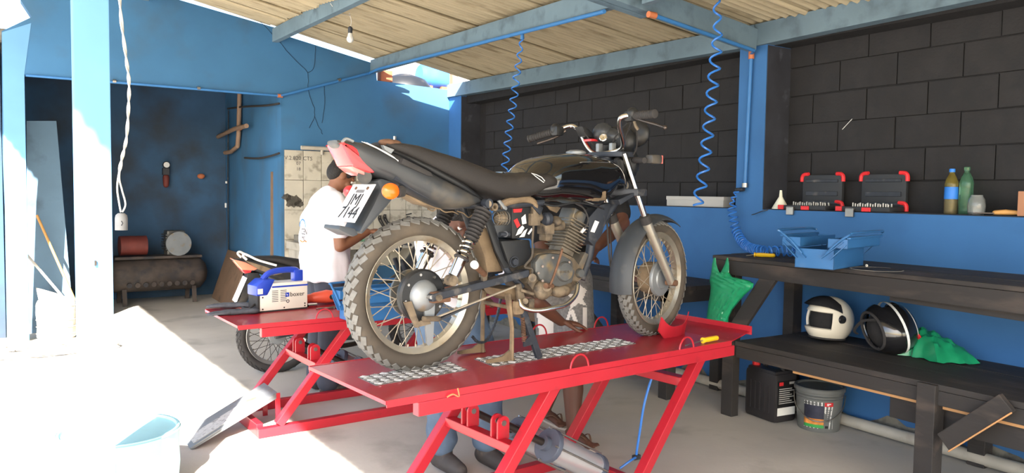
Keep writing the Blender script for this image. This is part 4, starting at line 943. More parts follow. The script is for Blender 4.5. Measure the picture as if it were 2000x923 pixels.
def socket_case(px0, px1, label):
    X = 4.47; y0, y1 = at(px0, 412, X=X+.09).y, at(px1, 414, X=X+.09).y; w_ = abs(y0-y1); yc = (y0+y1)/2
    t = thing('socket_case', label, 'tool case', (X, yc, LZ), 0, 'open socket sets on the ledge')
    MB().bx(-.09, .07, -w_/2, w_/2+.06, 0, .03).build('tray', 'case_black', t, 35, .006)
    lid = MB().bx(.078, .105, -w_/2, w_/2, .028, .235).build('lid', 'case_black', t, 35, .006)
    for z, h in ((.195, .02), (.11, .03), (.05, .02)):
        MB().bx(.07, .079, -w_/2+.03, w_/2-.03, z-h/2, z+h/2).build('lid_rib', 'frame_black', lid, None, .003)
    for yy, zz in ((-w_/2, .235), (w_/2, .235), (-w_/2, .05)):
        s_ = 1 if yy > 0 else -1
        MB().tube(smoothpath([(.08, yy+s_*.006, zz-.045), (.08, yy+s_*.004, zz-.012), (.08, yy-s_*.012, zz+.004), (.08, yy-s_*.045, zz+.006)], 4), .013, 8).build('corner_guard', 'case_red', t)
    MB().bx(-.096, -.085, w_/2+.02, w_/2+.064, .0, .03).build('latch', 'case_red', t, None, .003)
    MB().bx(-.098, -.09, -.03, .03, .0, .026).build('latch', 'case_red', t, None, .003)
    n = 15
    for i in range(n):
        y = -w_/2+.03+(w_-.06)*i/(n-1)
        MB().cyl((-.05, y, .03), (-.05, y, .046+.004*(i % 3)), .0055, n=8).build('socket', 'steel', t)
    for i in range(9):
        y = -w_/2+.04+(w_-.08)*i/8
        MB().cyl((.0, y, .03), (.0, y, .05), .008, n=8).build('socket', 'steel', t)
    hy = w_/2-.045
    MB().bx(-.112, -.098, hy-.028, hy+.028, -.035, .018).bx(-.112, -.07, hy-.026, hy+.026, .012, .02).build('hasp', 'steel', t, None, .002)
    return t
socket_case(1568, 1645, 'open black socket case with red corners next to the white funnel')
socket_case(1683, 1770, 'open black socket case with red corners nearer the bottles')
p = at(1549, 408, X=4.40); t = thing('bearing', 'small steel bearing ring on the ledge between funnel and socket case', 'bearing', (4.40, p.y+.0, LZ))
MB().lathe([(.009, 0), (.019, 0), (.019, .03), (.009, .03)], (0, 0, 0), n=20, loop=True, cap=False).build('ring', 'steel_dark', t)
def bottle(px, X, h, r, label, body, cap, liquid=None, lab=None):
    p = at(px, 421, X=X); t = thing('bottle', label, 'bottle', (X, p.y, LZ))
    MB().lathe([(r*.9, 0), (r, .006), (r*.96, h*.12), (r, h*.25), (r*.95, h*.55), (r, h*.66), (r*.8, h*.78), (r*.42, h*.88), (.013, h*.9), (.013, h*.94)], n=24).build('body', body, t, 50)
    MB().lathe([(.0155, 0), (.0155, .018), (.012, .02)], (0, 0, h*.93), n=16).build('cap', cap, t)
    if liquid: MB().lathe([(r*.86, .004), (r*.95, .012), (r*.92, h*.12), (r*.95, h*.25), (r*.93, h*.38)], n=24).build('liquid', liquid, t, 50)
    if lab: MB().lathe([(r*1.01, h*.33), (r*.99, h*.6)], n=24, cap=False).build('label_band', lab, t, 50)
bottle(1856, 4.47, .255, .036, 'plastic bottle with blue cap and blue label on the ledge', 'glass_amber', 'label_blue', 'liquid_blue', 'label_blue')
bottle(1885, 4.50, .265, .036, 'empty green plastic bottle beside the blue capped one', 'glass_green', 'glass_green')
p = at(1910, 421, X=4.46)
MB().lathe([(.035, 0), (.042, .008), (.045, .05), (.04, .085), (.03, .1), (.03, .108), (.028, .1), (.037, .08), (.042, .05), (.039, .012), (.01, .008)], n=24).thing('glass_jar', 'glass_clear', 'clear crumpled plastic jar right of the green bottle', 'jar', (4.44, p.y, LZ))
p = at(1960, 424, X=4.42); t = thing('chisel', 'chisel with yellowish wooden handle lying on the ledge', 'chisel', (4.44, p.y, LZ), .2)
MB().caps([(0, -.055, .016), (0, 0, .018), (0, .05, .015)], [.012, .015, .012]).build('handle', 'handle_wood', t); MB().bx(-.012, .012, .05, .15, .008, .014).build('blade', 'steel_dark', t)
p = at(1999, 425, X=4.46); MB().bx(-.06, .06, -.08, .03, 0, .13).thing('wooden_block', 'cardboard', 'light brown block cut off by the right edge of the picture, on the ledge', 'block', (4.47, p.y-.02, LZ), bevel=.003)
# a chalky scratch on the blocks and the dark rag end on the ledge corner
p = at(1655, 243, X=RX-.014); MB().bar(p+V((0, .035, -.03)), p+V((0, -.035, .035)), .002, .007, (1, 0, 0)).build('scratch', 'white', wr, None)
p = at(1482, 416, X=XR-.02)
MB().tube(smoothpath([p+V((.05, -.08, .03)), p+V((.0, -.03, .015)), p+V((-.01, .02, -.005)), p+V((-.01, .05, -.012))], 4), .008, 6, ell=.4).thing('rag_strip', 'frame_black', 'dark strip of rag hanging over the ledge at the pillar', 'rag', p, world=True)
# ------------------------------------------------------------------ things on the benches
def toolbox(label, loc, rz, Lb=.40, Wb=.2):
    t = thing('toolbox', label, 'toolbox', loc, rz)
    h = .105; w_ = .003
    MB().bx(-Lb/2, Lb/2, -Wb/2, Wb/2, 0, .003).bx(-Lb/2, Lb/2, -Wb/2, -Wb/2+w_, 0, h).bx(-Lb/2, Lb/2, Wb/2-w_, Wb/2, 0, h).bx(-Lb/2, -Lb/2+w_, -Wb/2, Wb/2, 0, h).bx(Lb/2-w_, Lb/2, -Wb/2, Wb/2, 0, h).build('body', 'toolbox_blue', t, None)
    for s_ in (-1, 1):
        y0 = s_*(Wb/2+.02); a, b = y0-.052, y0+.052
        MB().bx(-Lb/2-.01, Lb/2+.04, a, b, h+.01, h+.013).bx(-Lb/2-.01, Lb/2+.04, a, a+.003, h+.01, h+.06).bx(-Lb/2-.01, Lb/2+.04, b-.003, b, h+.01, h+.06).bx(-Lb/2-.01, -Lb/2-.007, a, b, h+.01, h+.06).bx(Lb/2+.037, Lb/2+.04, a, b, h+.01, h+.06).build('tray', 'toolbox_blue', t, None)
        MB().bar((-Lb/2-.01, y0+s_*.055, h+.066), (Lb/2+.05, y0+s_*.055, h+.066), .02, .012).build('tray_lip', 'toolbox_blue', t, None, .004)
        P = smoothpath([(-Lb/2-.013, s_*Wb*.3, h*.75), (-Lb/2-.016, y0, h+.04), (-Lb/2-.014, y0+s_*.06, h+.085), (-Lb/2+.02, y0+s_*.075, h+.095), (Lb/2-.02, y0+s_*.075, h+.095), (Lb/2+.045, y0+s_*.06, h+.085)], 4)
        MB().tube(P, .007, 8).build('handle', 'toolbox_blue', t)
        for x in (-Lb/2-.012, Lb/2+.008):
            MB().bar((x, s_*Wb*.2, h*.55), (x, y0+s_*.03, h+.045), .004, .02, (1, 0, 0)).bar((x, s_*Wb*.42, h*.5), (x, y0+s_*.045, h+.03), .004, .018, (1, 0, 0)).build('hinge_arm', 'toolbox_blue', t, None)
    return t
tbc = (at(1568, 518, Z=TZ)+at(1628, 526, Z=TZ)+at(1720, 512, Z=TZ)*2)/4
f0, f1 = at(1628, 527, Z=TZ), at(1720, 512, Z=TZ); dirx = (f1-f0).normalized(); tb_rz = math.atan2(dirx.y, dirx.x)
tbl = (f1-f0).length; c = (f0+f1)/2+V((-dirx.y, dirx.x, 0))*.105
toolbox('open blue metal cantilever toolbox on the tall workbench', (f0.x+dirx.x*.22-dirx.y*.105, f0.y+dirx.y*.22+dirx.x*.105, TZ), tb_rz, .44, .21)
def screwdriver(label, p, rz, L_=.1, z=0):
    t = thing('screwdriver', label, 'screwdriver', p, rz)
    MB().caps([(0, 0, .015), (.03, 0, .015), (.08, 0, .015), (.1, 0, .015)], [.012, .0135, .0125, .013], 8).build('handle', 'yellow', t); MB().lathe([(.015, -.004), (.015, .004)], (-.012, 0, .015), (1, 0, 0), 12).build('collar', 'yellow', t)
    MB().cyl((-.015, 0, .015), (-.015-L_, 0, .006), .0035, n=8).build('shaft', 'steel', t)
    return t
q = at(1376, 670, Z=Z1); screwdriver('yellow handled screwdriver lying on the front lift deck', (q.x, q.y, Z1+.001), math.radians(8), .14)
q = at(1478, 502, Z=TZ); screwdriver('yellow screwdriver under the coiled hose on the workbench', (q.x, q.y, TZ+.001), math.radians(-60), .05)
# chalk ring and chips on the bench top, small bolt
q = at(1712, 525, Z=TZ+.001)
MB().tube([(q.x+.13*math.cos(2*PI*i/40)+.004*math.sin(i*3), q.y+.13*math.sin(2*PI*i/40), TZ+.0005) for i in range(34)], .004, 5, ell=.3).build('paint_ring', 'pvc', ub, world=True)
q = at(1693, 522, Z=TZ); t = thing('bolt', 'short steel bolt lying beside the blue toolbox', 'bolt', (q.x, q.y, TZ+.001), .6); MB().cyl((0, 0, .006), (.04, 0, .006), .005).build('shank', 'steel', t); MB().cyl((.04, 0, .006), (.047, 0, .006), .008, n=6).build('head', 'steel', t)
# helmets
def helmet(label, loc, rot, shellmat, rings):
    t = thing('helmet', label, 'helmet', loc, 0); t.rotation_euler = rot
    MW[t] = Matrix.Translation(V(loc)) @ Euler(rot).to_matrix().to_4x4()
    R_ = V((.155, .125, .145)); rows = []
    def pt(th, ph, k=1.):       # th from the crown down, ph round; opening in front
        z = math.cos(th); r = math.sin(th); p = V((R_.x*r*math.cos(ph), R_.y*r*math.sin(ph), R_.z*z))
        if z < 0: p.x *= 1+.10*(-z)*(1 if math.cos(ph) > 0 else -.3); 
        return p*k
    mb = MB(); n, m_ = 36, 20; grid = {}
    for i in range(m_+1):
        th = .02+(2.38-.02)*i/m_
        for j in range(n): grid[i, j] = (pt(th, 2*PI*j/n), pt(th, 2*PI*j/n, .9))
    idx = {}; vs, fs = [], []
    def vid(i, j, k):
        j %= n
        if (i, j, k) not in idx: idx[i, j, k] = len(vs); vs.append(grid[i, j][k])
        return idx[i, j, k]
    def hole(i, j):
        th = .02+(2.36)*(i+.5)/m_; ph = (2*PI*(j+.5)/n+PI) % (2*PI)-PI
        return abs(ph) < 1.05 and 1.15 < th < 1.92
    for i in range(m_):
        for j in range(n):
            if hole(i, j): continue
            fs.append((vid(i, j, 0), vid(i+1, j, 0), vid(i+1, j+1, 0), vid(i, j+1, 0))); fs.append((vid(i, j, 1), vid(i, j+1, 1), vid(i+1, j+1, 1), vid(i+1, j, 1)))
            for di, dj, a, b in ((-1, 0, (i, j), (i, j+1)), (1, 0, (i+1, j), (i+1, j+1)), (0, -1, (i, j), (i+1, j)), (0, 1, (i, j+1), (i+1, j+1))):
                ii, jj = i+di, (j+dj) % n
                if ii == m_ or (0 <= ii < m_ and hole(ii, jj)): fs.append((vid(*a, 0), vid(*b, 0), vid(*b, 1), vid(*a, 1)))
    mb.add(vs, fs); sh = mb.build('shell', shellmat, t, 50)
    MB().ell((-.01, 0, .0), (R_.x*.86, R_.y*.86, R_.z*.86)).build('lining', 'lining', t, 60)
    rim = [pt(2.38, 2*PI*j/36, 1.) for j in range(36)]; MB().tube(rim, .008, 6, loop=True).build('rim_trim', 'rubber_dark', t)
    return t, pt
q = at(1622, 664, Z=BZ)
h1, hp = helmet('cream full face helmet with raised dark visor on the low bench', (q.x-.02, q.y, BZ+.122), (0, -.08, math.radians(168)), 'helmet_white', 0)
mb = MB(); rows = []
for i in range(9):
    u = i/8.; row = []
    for j in range(15):
        ph = (-1+2*j/14.); th = .28+.78*u*(1-.25*ph*ph); row.append(hp(th+.55*abs(ph)**3*(1-u*.4), ph*1.45, 1.06+.2*u*(1-abs(ph)**2.)))
    rows.append(row)
mb.grid(rows, False, False); n = len(mb.v); f0_ = list(mb.f); mb.v += [p*.965 for p in mb.v]; mb.f += [tuple(n+i for i in reversed(p)) for p in f0_]
for i in range(8): mb.f += [(i*15, (i+1)*15, n+(i+1)*15, n+i*15), (i*15+14, n+i*15+14, n+(i+1)*15+14, (i+1)*15+14)]
for j in range(14): mb.f += [(j, n+j, n+j+1, j+1), (120+j, 121+j, n+121+j, n+120+j)]
mb.build('visor', 'visor', h1, 60)
for s_ in (-1, 1): MB().lathe([(.002, .012), (.022, .01), (.026, 0)], (.02, s_*.122, .02), (0, s_, 0), 18).build('visor_pivot', 'visor', h1)
q = at(1722, 692, Z=BZ)
zl = V((.90, -.38, .16)).normalized(); xl = V((.25, .55, .7)); xl = (xl-zl*xl.dot(zl)).normalized(); yl = zl.cross(xl)
h2, hp = helmet('glossy black helmet with white stripes lying on its side on the low bench', (q.x+.07, q.y, BZ+.130), tuple(Matrix((xl, yl, zl)).transposed().to_euler()), 'helmet_black', 0)
for th0, wd in ((.85, .012), (1.45, .018)):
    mb = MB(); rows = []
    for j in range(40):
        ph = 2*PI*j/40
        rows.append([hp(th0-wd*3+wd*6*k/3+.12*math.sin(ph), ph, 1.006) for k in range(4)])
    mb.grid(rows, False, False, True); n = len(mb.v); f0_ = list(mb.f); mb.v += [p*.99 for p in mb.v]; mb.f += [tuple(n+i for i in reversed(p)) for p in f0_]
    mb.build('stripe', 'white', h2, 60)
MB().tube(smoothpath([(.02, .08, -.09), (.05, .05, -.16), (.04, -.02, -.19), (.03, -.06, -.16)], 4), .009, 6, ell=.35).build('chin_strap', 'lining', h2)
MB().box(hp(.9, 2.6, 1.012), (.02, .02, .01)).build('decal', 'label_red', h2, None)
def settle(t, z):                # rest a thing on what carries it
    M = MW[t].to_3x3(); lo = min((M @ v.co).z for c in PAR if PAR[c] is t for v in c.data.vertices); t.location.z = z-lo+.001
settle(h1, BZ); settle(h2, BZ)
# green bags
def sheet_bag(rows, F3, th, name, mt, parent, seed, K=18, wr_=.006):
    rnd = random.Random(seed); ph = [rnd.uniform(0, 6) for _ in range(8)]; mb = MB(); R_ = []
    N = len(rows)
    fine = []
    for i in range(N-1):
        for k in range(4): fine.append([a+(b-a)*k/4 for a, b in zip(rows[i], rows[i+1])])
    fine.append(list(rows[-1]))
    for y, xl, xr in fine:
        fr_, bk_ = [], []
        for k in range(K+1):
            u = k/K; px = xl+(xr-xl)*u; e = math.sqrt(max(0, 1-(2*u-1)**2)); w_ = (xr-xl)/60.
            wk = wr_*(abs(math.sin(px*.33+y*.21+ph[0]))+abs(math.sin(px*.19-y*.35+ph[1]))+.7*abs(math.sin(px*.55+y*.08+ph[2]))-1.2)
            fr_.append(F3(px, y, -th*e*min(1, w_+.25)+wk*(.3+.7*e))); bk_.append(F3(px, y, th*e*.6*min(1, w_+.25)+wk*.5+.002))
        R_.append(fr_+bk_[::-1])
    return mb.grid(R_).build(name, mt, parent, 40, world=True)
X_ = 3.765
def gb(px, py, dx=0.): return at(px, py, X=X_+dx)
gbag = thing('plastic_bag', 'green plastic carrier bag hanging from the end of the workbench', 'bag', gb(1405, 630))
sheet_bag([(532, 1389, 1424), (540, 1387, 1430), (547, 1386, 1462), (553, 1387, 1472), (562, 1388, 1470), (575, 1387, 1455), (590, 1384, 1442), (605, 1382, 1430), (620, 1380, 1423), (631, 1379, 1422)], gb, .04, 'body', 'bag_green', gbag, 3)
sheet_bag([(503, 1394, 1398), (515, 1391, 1399), (525, 1390, 1402), (534, 1389, 1406)], gb, .01, 'handle', 'bag_green', gbag, 4, 8, .003)
sheet_bag([(503, 1419, 1422), (515, 1416, 1424), (525, 1411, 1424), (534, 1406, 1424)], gb, .01, 'handle', 'bag_green', gbag, 5, 8, .003)
rnd = random.Random(11); q = at(1786, 694, Z=BZ); mb = MB(); rows = []; nn = 56
for i in range(15):
    rho = i/14.
    row = []
    for k in range(nn):
        th = 2*PI*k/nn; r_ = (.17+.035*math.sin(3*th+1)+.02*math.sin(7*th)+.012*math.sin(13*th+2))*(1.25 if math.sin(th) < 0 else 1.)*rho
        x, y = r_*math.cos(th)*.9, r_*math.sin(th)*1.15
        z = .125*(1-rho**2)**.8*(1+.25*math.sin(2*th+.6)*rho)+.016*(1-rho*.6)*(abs(math.sin(x*50+y*18+.6))+abs(math.sin(y*42-x*22+1.3))+abs(math.sin(x*28+y*55))-1.4)
        row.append((q.x+.08+x, q.y+y, BZ+max(.002, z)))
    rows.append(row)
mb.grid(rows[::-1], True, False); 
mb.thing('plastic_bag', 'bag_green', 'crumpled green plastic bag under the black helmet on the low bench', 'bag', (q.x+.08, q.y, BZ), world=True, smooth=40)
# jerrycan
q0, q1 = at(1460, 815, Z=0), at(1556, 818, Z=0)
t = thing('jerrycan', 'black plastic oil jerrycan with a red cap under the low bench', 'jerrycan', (4.06, 3.225, 0), math.radians(-6))
jl, jw, jh = .095, .135, .36
MB().bx(-jl, jl, -jw, jw, .0, jh-.045).build('body', 'can_black', t, 40, .03)
MB().bx(-jl*.92, jl*.92, -jw*.92, jw*.92, jh-.07, jh-.03).build('shoulder', 'can_black', t, 40, .02)
MB().tube(smoothpath([(0, .05, jh-.04), (0, .03, jh), (0, -.07, jh+.005), (0, -.11, jh-.04)], 4), .016, 10).build('handle', 'can_black', t)
MB().lathe([(.024, 0), (.026, .004), (.026, .028), (.02, .031)], (-.04, .09, jh-.035), n=20).build('cap', 'label_red', t)
for k in range(5): MB().bx(-jl-.002, -jl+.004, -.08+.04*k-.006, -.08+.04*k+.006, .06, .24).build('rib', 'can_black', t, None, .002)
def face(x, z, o_=.0015): return V((x, -jw-o_, z))
lm = MB().prism([face(-.075, .1), face(.075, .1), face(.075, .27), face(-.075, .27)], (0, .001, 0)).build('label_sheet', 'label_black', t, None)
MB().prism([face(-.075, .05), face(.075, .05), face(.075, .10), face(-.075, .10)], (0, .001, 0)).build('label_strip', 'label_white', lm, None)
MB().prism([face(-.065, .24, .0018), face(-.03, .24, .0018), face(-.03, .262, .0018), face(-.065, .262, .0018)], (0, .0003, 0)).build('label_mark', 'label_red', lm, None); MB().prism([face(.02, .245, .0018), face(.068, .245, .0018), face(.068, .26, .0018), face(.02, .26, .0018)], (0, .0003, 0)).build('label_mark', 'box_grey', lm, None)
for k in range(8): MB().prism([face(-.065, .125+.013*k, .0018), face(.065-.02*(k % 3), .125+.013*k, .0018), face(.065-.02*(k % 3), .13+.013*k, .0018), face(-.065, .13+.013*k, .0018)], (0, .0003, 0)).build('text_line', 'box_grey', lm, None)
# grease bucket
q = at(1612, 838, Z=0); bx_, by_ = q.x, q.y+.05
fd = math.atan2(-by_, -bx_)                    # towards the camera
t = thing('bucket', 'grey grease bucket with lid and colourful label on the floor', 'bucket', (bx_, by_, 0))
MB().lathe([(.118, 0), (.122, .005), (.138, .235), (.138, .24)], n=40).build('body', 'bucket_grey', t, 50)
for z, r_ in ((.205, .141), (.222, .143)): MB().lathe([(r_-.006, -.005), (r_, 0), (r_-.006, .005)], (0, 0, z), n=40, cap=False).build('ring', 'bucket_grey', t)
MB().lathe([(.147, 0), (.15, .003), (.15, .022), (.144, .028), (.13, .026), (.126, .018), (.02, .018)], (0, 0, .24), n=40).build('lid', 'bucket_grey', t, 40)
def bk(u, z, o_=.001):          # u metres round from the camera side (right positive)
    r_ = .1205+.0165*(z/.235)+o_; a = fd+u/r_; return V((r_*math.cos(a), r_*math.sin(a), z))
def patch(u0, u1, z0, z1, name, mt, o_=.001, par=None):
    N = 8; rows = [[bk(u0+(u1-u0)*i/N, z0, o_), bk(u0+(u1-u0)*i/N, z1, o_), bk(u0+(u1-u0)*i/N, z1, o_-.002), bk(u0+(u1-u0)*i/N, z0, o_-.002)] for i in range(N+1)]
    return MB().grid(rows).build(name, mt, par or t, 60)
ls = patch(-.09, .085, .025, .19, 'label_sheet', 'label_white')
patch(-.09, .03, .06, .168, 'label_picture', 'label_dark', .002, ls); patch(-.09, .03, .03, .05, 'label_band', 'label_green', .002, ls); patch(-.09, .03, .05, .085, 'label_picture', 'label_orange', .0025, ls)
patch(.032, .085, .165, .19, 'label_band', 'label_red', .002, ls)
for k in range(7): patch(.038, .078-.008*(k % 3), .07+.012*k, .074+.012*k, 'text_line', 'ink_grey', .002, ls)
patch(.038, .056, .03, .045, 'barcode', 'ink', .002, ls)
for i, ch in enumerate('GRAXLUB CA-2'):
    u = -.084+.0098*i; p = bk(u, .179, .002); a = fd+u/.133
    text('label_text', ch, .017, 'ink', ls, basis(p, (-math.sin(a), math.cos(a), 0), (0, 0, 1)))
patch(.046, .07, .178, .184, 'label_mark', 'white', .003, ls); patch(.046, .058, .171, .176, 'label_mark', 'white', .003, ls)
rt = V((-math.sin(fd), math.cos(fd), 0)); fr = V((math.cos(fd), math.sin(fd), 0))
MB().tube(smoothpath([rt*-.148+V((0, 0, .215)), rt*-.13+fr*.07+V((0, 0, .14)), rt*-.05+fr*.148+V((0, 0, .085)), rt*.05+fr*.148+V((0, 0, .085)), rt*.13+fr*.07+V((0, 0, .14)), rt*.148+V((0, 0, .215))], 6), .0035, 6).build('handle', 'steel', t)
# ------------------------------------------------------------------ coiled air hoses
def coil_hose(path, r, pitch, label, loc, wire=.006):
    mb = MB(); helix(path, r, pitch, wire, mb, 12, 6); return mb.thing('coiled_hose', 'hose_blue', label, 'hose', loc, world=True, group='coiled blue air hoses')
Y1 = 5.0; P = [at(1020, 70, Y=Y1), at(1013, 120, Y=Y1), at(1000, 200, Y=Y1), at(990, 290, Y=Y1), at(984, 345, Y=Y1), at(983, 400, Y=Y1)]
j = V((3.19, 5.0, 2.60)); P = [at(a, b, X=3.22) for a, b in ((1020, 72), (1013, 120), (1004, 190), (995, 250), (988, 310), (984, 345), (982, 385))]
coil_hose(P, lambda t: .012+.016*min(1, t*4), .085, 'coiled blue air hose hanging from the roof beam behind the motorcycle seat', P[-1], .0055)
MB().cyl(P[0]+V((0, 0, -.02)), P[0]+V((0, 0, .03)), .014).thing('hose_coupling', 'tube_blue', 'small blue hose coupling under the middle roof beam', 'coupling', P[0], world=True)
P = [at(a, b, Y=3.42) for a, b in ((1404, -36), (1400, 10), (1402, 60), (1396, 130), (1388, 210), (1378, 300), (1368, 370))]; e_ = at(1360, 404, Y=3.42)
coil_hose(P+[e_], lambda t: .012+.022*min(1, t*3), .105, 'long coiled blue air hose hanging in front of the grey boxes', P[-1], .007)
P = [V((XR-.04, CONN.y+.05, CONN.z-.04)), V((XR-.06, CONN.y+.06, CONN.z-.15)), V((XR-.07, CONN.y+.04, LEDGE-.12)), V((XR-.09, CONN.y-.02, TZ+.12)), V((XR-.13, CONN.y-.12, TZ+.065)), V((XR-.2, CONN.y-.25, TZ+.048)), V((4.08, 3.13, TZ+.046)), V((3.95, 2.92, TZ+.046))]
P = [V((XR-.04, CONN.y+.05, CONN.z-.04))]+[at(a, b, X=XR-.06) for a, b in ((1430, 395), (1432, 425), (1440, 455))]+[at(1458, 480, X=4.2)]+[at(a, b, Z=TZ+.038) for a, b in ((1490, 489), (1530, 490), (1562, 492))]
coil_hose(P, lambda t: .014 if t < .1 else .03, .04, 'coiled blue air hose heaped on the workbench beside the toolbox', P[-1], .0055)
# ================================================================== people
def rotm(ax, a): return Matrix.Rotation(a, 3, ax)
def head_into(mb, c, rot, s=1.):
    def q(x, y, z): return V(c)+rot @ (V((x, y, z))*s)
    mb.ell(q(0, 0, .02), (.094*s, .075*s, .10*s), rot, 20, 14)          # skull
    mb.ell(q(.025, 0, -.045), (.066*s, .058*s, .07*s), rot, 16, 12)      # jaw
    mb.ell(q(.062, 0, -.092), (.024*s, .028*s, .02*s), rot)              # chin
    mb.caps([q(.088, 0, .012), q(.104, 0, -.018), q(.112, 0, -.034)], [.009*s, .012*s, .0145*s])   # nose
    for k in (-1, 1):
        mb.ell(q(.102, k*.013, -.037), (.010*s, .009*s, .008*s), rot)
        mb.ell(q(.078, k*.034, .022), (.02*s, .026*s, .010*s), rot)      # brow
        mb.ell(q(.066, k*.042, -.03), (.024*s, .02*s, .022*s), rot)      # cheek
        mb.ell(q(-.005, k*.078, -.008), (.022*s, .011*s, .034*s), rot @ rotm('X', k*.2), 12, 8)   # ear
    mb.caps([q(.092, -.02, -.062), q(.1, 0, -.06), q(.092, .02, -.062)], [.007*s, .009*s, .007*s])
    return q
def head_bits(q, rot, body, s=1.):
    for k in (-1, 1): MB().ell(q(.081, k*.032, .004), (.013*s, .015*s, .010*s), rot, 12, 8).build('eye', 'eye', body, 80); MB().ell(q(.092, k*.032, .003), (.0045*s, .006*s, .006*s), rot, 10, 6).build('pupil', 'ink', body, 80)
    MB().caps([q(.098, -.02, -.064), q(.105, 0, -.063), q(.098, .02, -.064)], [.004, .006, .004], 8).build('lips', 'lip', body, 80)
def hair_on(q, rot, root, s=1.):
    mb = MB(); mb.ell(q(-.012, 0, .045), (.098*s, .084*s, .090*s), rot, 20, 14); mb.ell(q(-.045, 0, .01), (.064*s, .076*s, .082*s), rot, 18, 12); mb.ell(q(.055, 0, .092), (.045*s, .055*s, .03*s), rot)
    for k in (-1, 1): mb.ell(q(.018, k*.072, .03), (.03*s, .012*s, .035*s), rot)
    return organic(mb, 'hair', 'hair', root, .008, 3)
def hand_into(mb, wrist, d, up, curl=.4, side=1, s=1.):
    d = V(d).normalized(); up = V(up); up = (up-d*up.dot(d)).normalized(); lat = d.cross(up)*side; w = V(wrist)
    mb.caps([w, w+d*.045*s, w+d*.085*s], [.024*s, .031*s, .03*s], 12, ell=.5, up=up)
    for i, (o_, ln) in enumerate(((.027, .074), (.009, .082), (-.009, .076), (-.026, .060))):
        p = w+d*.09*s+lat*o_*s; a = curl*.5; P = [p-d*.02*s]
        for k, f in enumerate((.42, .33, .25)):
            dd = d*math.cos(a)-up*math.sin(a)+lat*(o_*1.6); p = p+dd.normalized()*ln*f*s; P.append(p); a += curl
        mb.caps(P, [.0098*s, .0092*s, .0085*s, .0075*s], 8)
    p = w+d*.025*s+lat*.026*s
    mb.caps([p, p+(d*.5+lat*.75-up*.25)*.045*s, p+(d*1.1+lat*.95-up*.45)*.058*s, p+(d*1.7+lat*.95-up*.6)*.058*s], [.015*s, .0125*s, .0105*s, .0085*s], 8)
# ------------------------------------------------------------------ man in the white T-shirt
P1 = at(640, 764, Z=0)
m1 = thing('person', 'man in white T-shirt and dark trousers standing with head bent behind the tail', 'person', P1, math.radians(2), 'mechanics')
body = MB()
hr = rotm('Y', math.radians(38)); hc = V((.095, 0, 1.53))
q1 = head_into(body, hc, hr)
body.caps([(.02, 0, 1.34), (.045, 0, 1.43), (.07, 0, 1.49)], [.058, .053, .05])
body.caps([(-.02, 0, 1.0), (-.02, 0, 1.15), (-.0, 0, 1.27)], [.12, .13, .10], 16, ell=.72, up=(1, 0, 0))
for k in (-1, 1):
    sh = V((.0, k*.175, 1.335)); 
    el = V((.0, k*.225, 1.045)); wr_ = V((.235, k*.14, 1.135))
    body.caps([sh, sh.lerp(el, .5), el], [.054, .047, .039]); body.caps([el, el.lerp(wr_, .35), wr_], [.04, .039, .027])
    hand_into(body, wr_, (.9, -k*.35, .1), (-.1, 0, 1), .45, -k)
    body.caps([(-.02, k*.085, .9), (-.015, k*.095, .5), (-.03, k*.1, .1)], [.085, .06, .045])
bo = organic(body, 'body', 'skin', m1, .0078, 3); head_bits(q1, hr, m1); hair_on(q1, hr, m1)
sh_ = MB()
sh_.tube([(-.015, 0, .80), (-.018, 0, .9), (-.025, 0, 1.1), (-.02, 0, 1.22), (.0, 0, 1.34)], [.195, .192, .188, .184, .135], 24, ell=.9, up=(1, 0, 0))
sh_.caps([(-.0, -.14, 1.35), (.01, 0, 1.385), (-.0, .14, 1.35)], [.07, .075, .07])
for k in (-1, 1): sh_.caps([(0, k*.165, 1.335), (0, k*.20, 1.24), (0, k*.22, 1.155)], [.075, .072, .07])
so_ = organic(sh_, 'shirt', 'shirt_white', m1, .011, 4)
for v in so_.data.vertices:
    c_ = v.co; f_ = max(0, (1.2-c_.z)/.4); v.co = c_+v.normal*(.006*math.sin(math.atan2(c_.y, c_.x)*9+c_.z*6)*f_+.004*math.sin(c_.z*40+c_.y*30))
tr = MB()
for k in (-1, 1): tr.caps([(-.02, k*.075, .84), (-.01, k*.09, .55), (-.03, k*.1, .30), (-.035, k*.1, .1)], [.112, .088, .08, .082], 14)
tr.caps([(-.02, -.04, .86), (-.02, .04, .86)], [.12, .12])
organic(tr, 'trousers', 'trousers', m1, .011, 4)
for k in (-1, 1):
    mb = MB(); mb.caps([(-.05, k*.1, .05), (.05, k*.105, .045), (.15, k*.115, .035)], [.05, .048, .038], 14); mb.caps([(-.035, k*.1, .06), (-.035, k*.1, .12)], [.05, .05])
    o = organic(mb, 'boot', 'boot', m1, .008, 3)
    for v in o.data.vertices: v.co.z = max(v.co.z, .0)
# print on the back of the shirt
for s_, z, sz, m2, dy in (('CEN', 1.14, .06, 'ink', -.02), ('MO', 1.095, .045, 'ink_grey', -.01)):
    M_ = basis((-.193, -.045+dy, z), (0, -1, .0), (0, 0, 1)); text('shirt_print', s_, sz, m2, m1, M_)
MB().tube([(-.196+.0*i, -.045-.055*math.cos(PI*i/8), 1.175+.05*math.sin(PI*i/8)) for i in range(9)], .005, 5, ell=.5).build('shirt_print', 'hose_blue', m1)
MB().tube([(-.194, -.11+.02*i, 1.075+.006*math.sin(i*1.2)) for i in range(7)], .006, 5, ell=.5).build('shirt_print', 'label_orange', m1)
